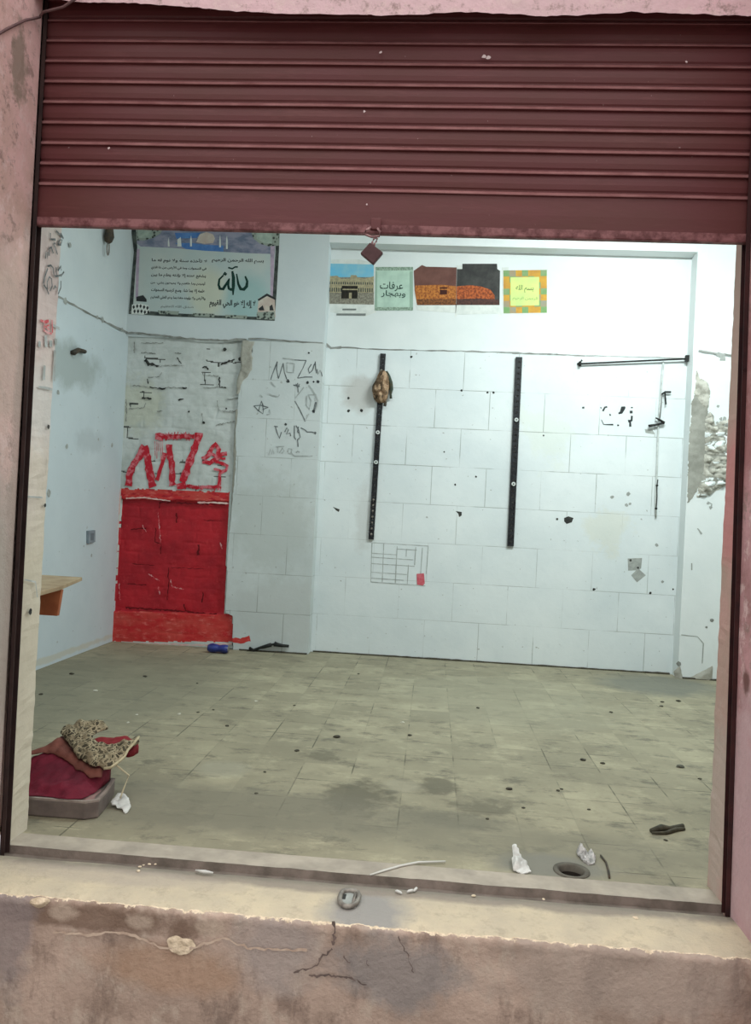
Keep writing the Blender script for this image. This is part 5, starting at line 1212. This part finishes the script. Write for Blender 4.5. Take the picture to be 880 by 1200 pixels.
def scrap(name, poly, mat, label, cat, h=.02, res=.006, tilt=0.0, seed=1, smit=1):
    a0 = sum(p[0] for p in poly) / len(poly); b0 = min(p[1] for p in poly)
    o = patch(name, poly, res, lambda a, b, d: (a, b, .004 + tilt * (b - b0) + h * abs(nz(a * 26, b * 26, seed)) * min(1, .3 + d / .01)), mat, None, None,
              back=lambda a, b: (a, b, .001 + tilt * (b - b0)), smooth=False, origin=(a0, b0, 0), smit=smit)
    return tag(o, label, cat)
M['white_scrap'] = simple('white_plastic', (216, 216, 212), (190, 190, 186), 20, rough=.5)
scrap('paper_scrap', [(-1.262, .47), (-1.25, .452), (-1.235, .456), (-1.222, .436), (-1.205, .44), (-1.180, .41), (-1.168, .415), (-1.172, .455), (-1.20, .50), (-1.235, .53), (-1.256, .525)], M['white_scrap'], 'white torn scrap on the floor at the right corner of the flat box', 'scrap', .012, .004, .30)
scrap('paper_scrap', [(0.351,0.165),(0.357,0.282),(0.374,0.292),(0.386,0.228),(0.402,0.210),(0.415,0.163),(0.383,0.151)], M['white_scrap'], 'white torn paper scrap standing left of the floor drain', 'scrap', .03, .006, .35, 3)
scrap('plastic_wrapper', [(0.613,0.377),(0.629,0.396),(0.638,0.359),(0.668,0.380),(0.680,0.344),(0.666,0.289),(0.642,0.277),(0.627,0.296),(0.617,0.332)], simple('clear_wrapper', (206, 204, 202), (150, 150, 148), 60, (.42, .58), rough=.3), 'crumpled whitish wrapper behind the floor drain', 'wrapper', .05, .006, .05, 5)

# floor drain
dr = empty('floor_drain', (DX, DY, 0), 'round open floor drain with a dark hole near the threshold', 'drain')
mb = MB(); mb.lathe([(DR + .010, .0005), (DR + .009, .005), (DR - .002, .006), (DR - .010, .002), (DR - .012, -.02)], (DX, DY, 0), 40); mb.build('rim', simple('grimy_plastic_rim', (104, 100, 90), (84, 80, 72), 20), dr, smooth=True)
mb = MB(); mb.lathe([(DR - .011, -.015), (DR - .012, -.16)], (DX, DY, 0), 40); mb.poly([(DX + (DR - .012) * math.cos(i * math.pi / 20), DY + (DR - .012) * math.sin(i * math.pi / 20), -.16) for i in range(40)])
mb.build('pipe', simple('dark_pipe', (52, 46, 40), (36, 32, 28), 20), dr)

# blue pack at the foot of the red rectangle
pk = empty('crushed_can', (-1.80, 4.05, 0), 'crushed blue can lying on the floor at the foot of the red rectangle', 'can')
pa, pb_ = Vector((-1.885, 4.06, .042)), Vector((-1.705, 4.05, .040))
mb = MB(); nn = 14; ring_n = 14; i0 = len(mb.v)
for i in range(nn):
    t = i / (nn - 1); c_ = pa + (pb_ - pa) * t; rr = .040 * (.72 if i in (0, nn - 1) else (.92 if i in (1, nn - 2) else 1.0)) * (1 - .22 * math.exp(-((t - .55) / .14) ** 2))
    for j in range(ring_n):
        an = 2 * math.pi * j / ring_n
        mb.v.append((c_.x, c_.y + rr * math.cos(an) * 1.1 + .003 * nz(t * 9, j), c_.z + rr * math.sin(an) * (.95 + .1 * nz(t * 6, j * .9, 3))))
for i in range(nn - 1):
    for j in range(ring_n): mb.f.append([i * ring_n + j, i * ring_n + (j + 1) % ring_n, (i + 1) * ring_n + (j + 1) % ring_n, (i + 1) * ring_n + j]); mb.m.append(1 if 5 <= i <= 8 and 9 <= j <= 12 else 0)
mb.build('can_body', [simple('blue_can', (44, 56, 132), (34, 42, 104), 20, rough=.35, spec=.5), simple('pale_blue_print', (130, 140, 196))], pk, smooth=True, weld=False)
for c_, s in ((pa, -1), (pb_, 1)):
    mb = MB(); mb.prism([(c_.y + .031 * math.cos(i * math.pi / 8), c_.z + .028 * math.sin(i * math.pi / 8)) for i in range(16)], 0, c_.x + s * .001 - .002, c_.x + s * .001 + .002)
    mb.build('can_end', M['silver'], pk)

# black wire scraps at the foot of the column
wy = 4.24
p_ = [(-1.563,0.030),(-1.523,0.013),(-1.471,0.036),(-1.420,0.054),(-1.368,0.071)]; 
mb = MB(); mb.tube([(a, wy - .01 * (i % 2), max(b_, .012)) for i, (a, b_) in enumerate(p_)], [.014, .013, .012, .016, .018], 8)
p_ = [(-1.342,0.080),(-1.316,0.074),(-1.263,0.068),(-1.211,0.068)]
mb.tube([(a, wy, max(b_, .012)) for a, b_ in p_], [.024, .018, .014, .012], 8)
p_ = [(-1.368,0.071),(-1.342,0.077)]
mb.tube([(a, wy, max(b_, .012)) for a, b_ in p_], .010, 8)
tag(mb.build('wire_scrap', M['black_rubber'], smooth=True), 'bent black wire scrap leaning at the foot of the scribbled column', 'wire')

# dirt swept against the foot of the walls
def debris(label_name, pts, r0, mat, label, cat, group=None):
    for i, (x, y) in enumerate(pts):
        bm = bmesh.new(); bmesh.ops.create_icosphere(bm, subdivisions=2, radius=1)
        r = r0[i] if isinstance(r0, (list, tuple)) else r0
        r *= .62
        for v in bm.verts:
            f = 1 + .45 * nz(v.co.x * 1.4 + i * 3, v.co.y * 1.4, v.co.z * 1.4 + x)
            v.co = Vector((v.co.x * r * 1.2 * f, v.co.y * r * f, max(-.2, v.co.z * .42) * r * f))
        lo = min(v.co.z for v in bm.verts)
        me = bpy.data.meshes.new(label_name); bm.to_mesh(me); bm.free(); me.materials.append(mat)
        o = bpy.data.objects.new(label_name, me); COL.objects.link(o); o.location = (x, y, -lo); o.rotation_euler[2] = i * 1.3
        tag(o, label[i] if isinstance(label, list) else label, cat, group)
M['dark_bit'] = simple('dark_debris', (74, 70, 58), (56, 52, 44), 30)
M['stone'] = simple('grey_pebble', (104, 104, 92), (80, 78, 68), 30, bump=.4)
debris('pebble', [(1.381,1.622)], .030, M['stone'], ['grey stone alone on the floor near the right jamb'], 'stone')
BITS = [(0.425,1.060),(0.655,1.088),(0.676,1.116),(0.755,0.865),(0.870,1.620),(0.966,1.583),(1.277,2.795),(1.696,3.090),(1.743,3.237),(1.880,3.305),(0.462,0.824),(0.367,2.657),(1.422,1.436),(0.294,0.659),(1.006,0.577),(-0.474,1.725),(-0.649,1.417),(-1.122,1.792),(-1.369,2.047),(-1.611,2.832),(-0.523,3.542),(-1.298,2.133),(-0.717,0.750),(-0.741,1.042),(-2.548,2.863),(-2.450,2.217),(-2.031,2.940),(-0.832,2.382),(-0.069,1.866)]
debris('dirt_bit', BITS, [.022, .014, .012, .012, .024, .02, .022, .02, .022, .026, .012, .018, .014, .012, .012, .030, .02, .016, .014, .012, .016, .012, .012, .012, .026, .02, .024, .014, .02], M['dark_bit'], 'small dark bit of dirt scattered on the tiled floor', 'debris', 'dirt bits on the floor')
W = [(-2.170,2.406),(-1.464,1.978),(-0.119,2.142),(-1.679,1.718),(-1.695,1.892),(-1.094,2.426)]
debris('plaster_crumb', W, [.022, .016, .016, .012, .014, .016], simple('pale_crumb', (206, 202, 188)), 'small pale crumb of plaster scattered on the tiled floor', 'debris', 'pale crumbs on the floor')
# broken black strip near the right jamb
p_ = [(0.968,0.648),(1.020,0.686),(1.054,0.684),(1.122,0.735)]
mb = MB(); mb.tube([(p_[0][0], p_[0][1], .008), (p_[1][0], p_[1][1], .012), (p_[2][0], p_[2][1], .010), (p_[3][0], p_[3][1], .008)], [.010, .014, .011, .010], 8)
p2 = [(0.966,0.630),(1.025,0.642),(1.080,0.689),(1.120,0.707)]
mb.tube([(a, b_, .007) for a, b_ in p2], [.005, .007, .010, .007], 8)
tag(mb.build('rubber_strip', simple('dark_rubber_strip', (60, 58, 48), (88, 84, 70), 30), smooth=True), 'twisted dark strip on the floor beside the right jamb', 'strip')
p_ = [(0.703,0.363),(0.710,0.305),(0.703,0.231),(0.694,0.174)]
tag(MB().tube([(a, b_, .005) for a, b_ in p_], .004, 6).build('string', M['dark_metal'], smooth=True), 'dark curved string on the floor right of the drain', 'string')
p_ = [(-0.153,0.031),(-0.108,0.073),(-0.049,0.125),(0.011,0.164),(0.110,0.190)]
tag(MB().tube([(a, b_, .008) for a, b_ in p_], [.003, .004, .004, .004, .003], 6).build('string', simple('white_string', (206, 206, 200)), smooth=True), 'white string lying across the cement threshold', 'string')
# bits on the doorstep
seeds = [(-0.050,-0.071),(-0.011,-0.057),(0.006,-0.042)]
mb = None
for (x, y), an, lab in zip(seeds, (-.6, .6, 1.2), ('leftmost of three white husks on the doorstep', 'middle one of three white husks on the doorstep', 'rightmost of three white husks on the doorstep')):
    m_ = MB(); dx_, dy_ = .014 * math.cos(an), .014 * math.sin(an)
    m_.tube([(x - dx_, y - dy_, .004), (x - dx_ * .5, y - dy_ * .5, .006), (x + dx_ * .5, y + dy_ * .5, .006), (x + dx_, y + dy_, .004)], [.002, .0045, .0045, .002], 8)
    tag(m_.build('white_husk', M['white_scrap'], smooth=True, origin=(x, y, 0)), lab, 'husk', 'white husks on the doorstep')
p_ = [(-0.750,-0.041),(-0.714,-0.054),(-0.686,-0.049)]
tag(MB().tube([(p_[0][0], p_[0][1], .006), (p_[1][0], p_[1][1], .010), (p_[2][0], p_[2][1], .006)], [.003, .006, .003], 6).build('paper_curl', M['white_scrap'], smooth=True), 'white paper curl on the left half of the doorstep', 'scrap')
debris('cement_crumb', [(-0.947,-0.038),(-0.940,-0.023),(-0.923,-0.013),(-0.903,-0.009),(-0.941,-0.070),(0.200,-0.044),(0.434,-0.026),(0.717,-0.102)], [.008, .006, .008, .006, .010, .010, .008, .012], M['step_chip'], 'small pale cement crumb lying on the doorstep', 'debris', 'cement crumbs on the doorstep')
# grime gathered along the foot of the back walls
def grime(name, pts, y, label, parent):
    mb = MB()
    d = dense(pts, .05)
    mb.tube([(a, y + .006 * nz(a * 8, 3), .004) for a, b_ in d], [.008 + .012 * abs(nz(a * 9, 1)) for a, b_ in d], 6)
    return tag(mb.build(name, M['dark_bit'], parent, smooth=True), None)
grime('dirt_line', [(-1.02, 0), (2.14, 0)], Y2 - .004, '', wb)
grime('dirt_line', [(-1.66, 0), (-1.05, 0)], Y1 - .004, '', wbl)
grime('dirt_line', [(2.2, 0), (2.6, 0)], Y1 - .006, '', wbr)

# the lamp fitting itself, on the ceiling behind the shutter
for x_, y_, lab in ((1.55, 2.30, 'white tube lamp on the ceiling near the right wall'), (-.9, 1.5, 'white tube lamp on the ceiling near the left wall')):
    lf = empty('tube_lamp', (x_, y_, 4.05), lab, 'lamp')
    mb = MB(); mb.box((x_ - .62, y_ - .03, 4.0), (x_ + .62, y_ + .03, 4.0499)); mb.build('housing', M['paper'], lf, bevel=.004)
    mb = MB(); mb.tube([(x_ - .58, y_, 3.975), (x_ + .58, y_, 3.975)], .016, 12); mb.build('tube', simple('milky_tube', (240, 244, 244), rough=.3), lf, smooth=True)
    mb = MB(); mb.box((x_ - .61, y_ - .018, 3.955), (x_ - .58, y_ + .018, 4.001)); mb.box((x_ + .58, y_ - .018, 3.955), (x_ + .61, y_ + .018, 4.001)); mb.build('end_cap', M['paper'], lf)
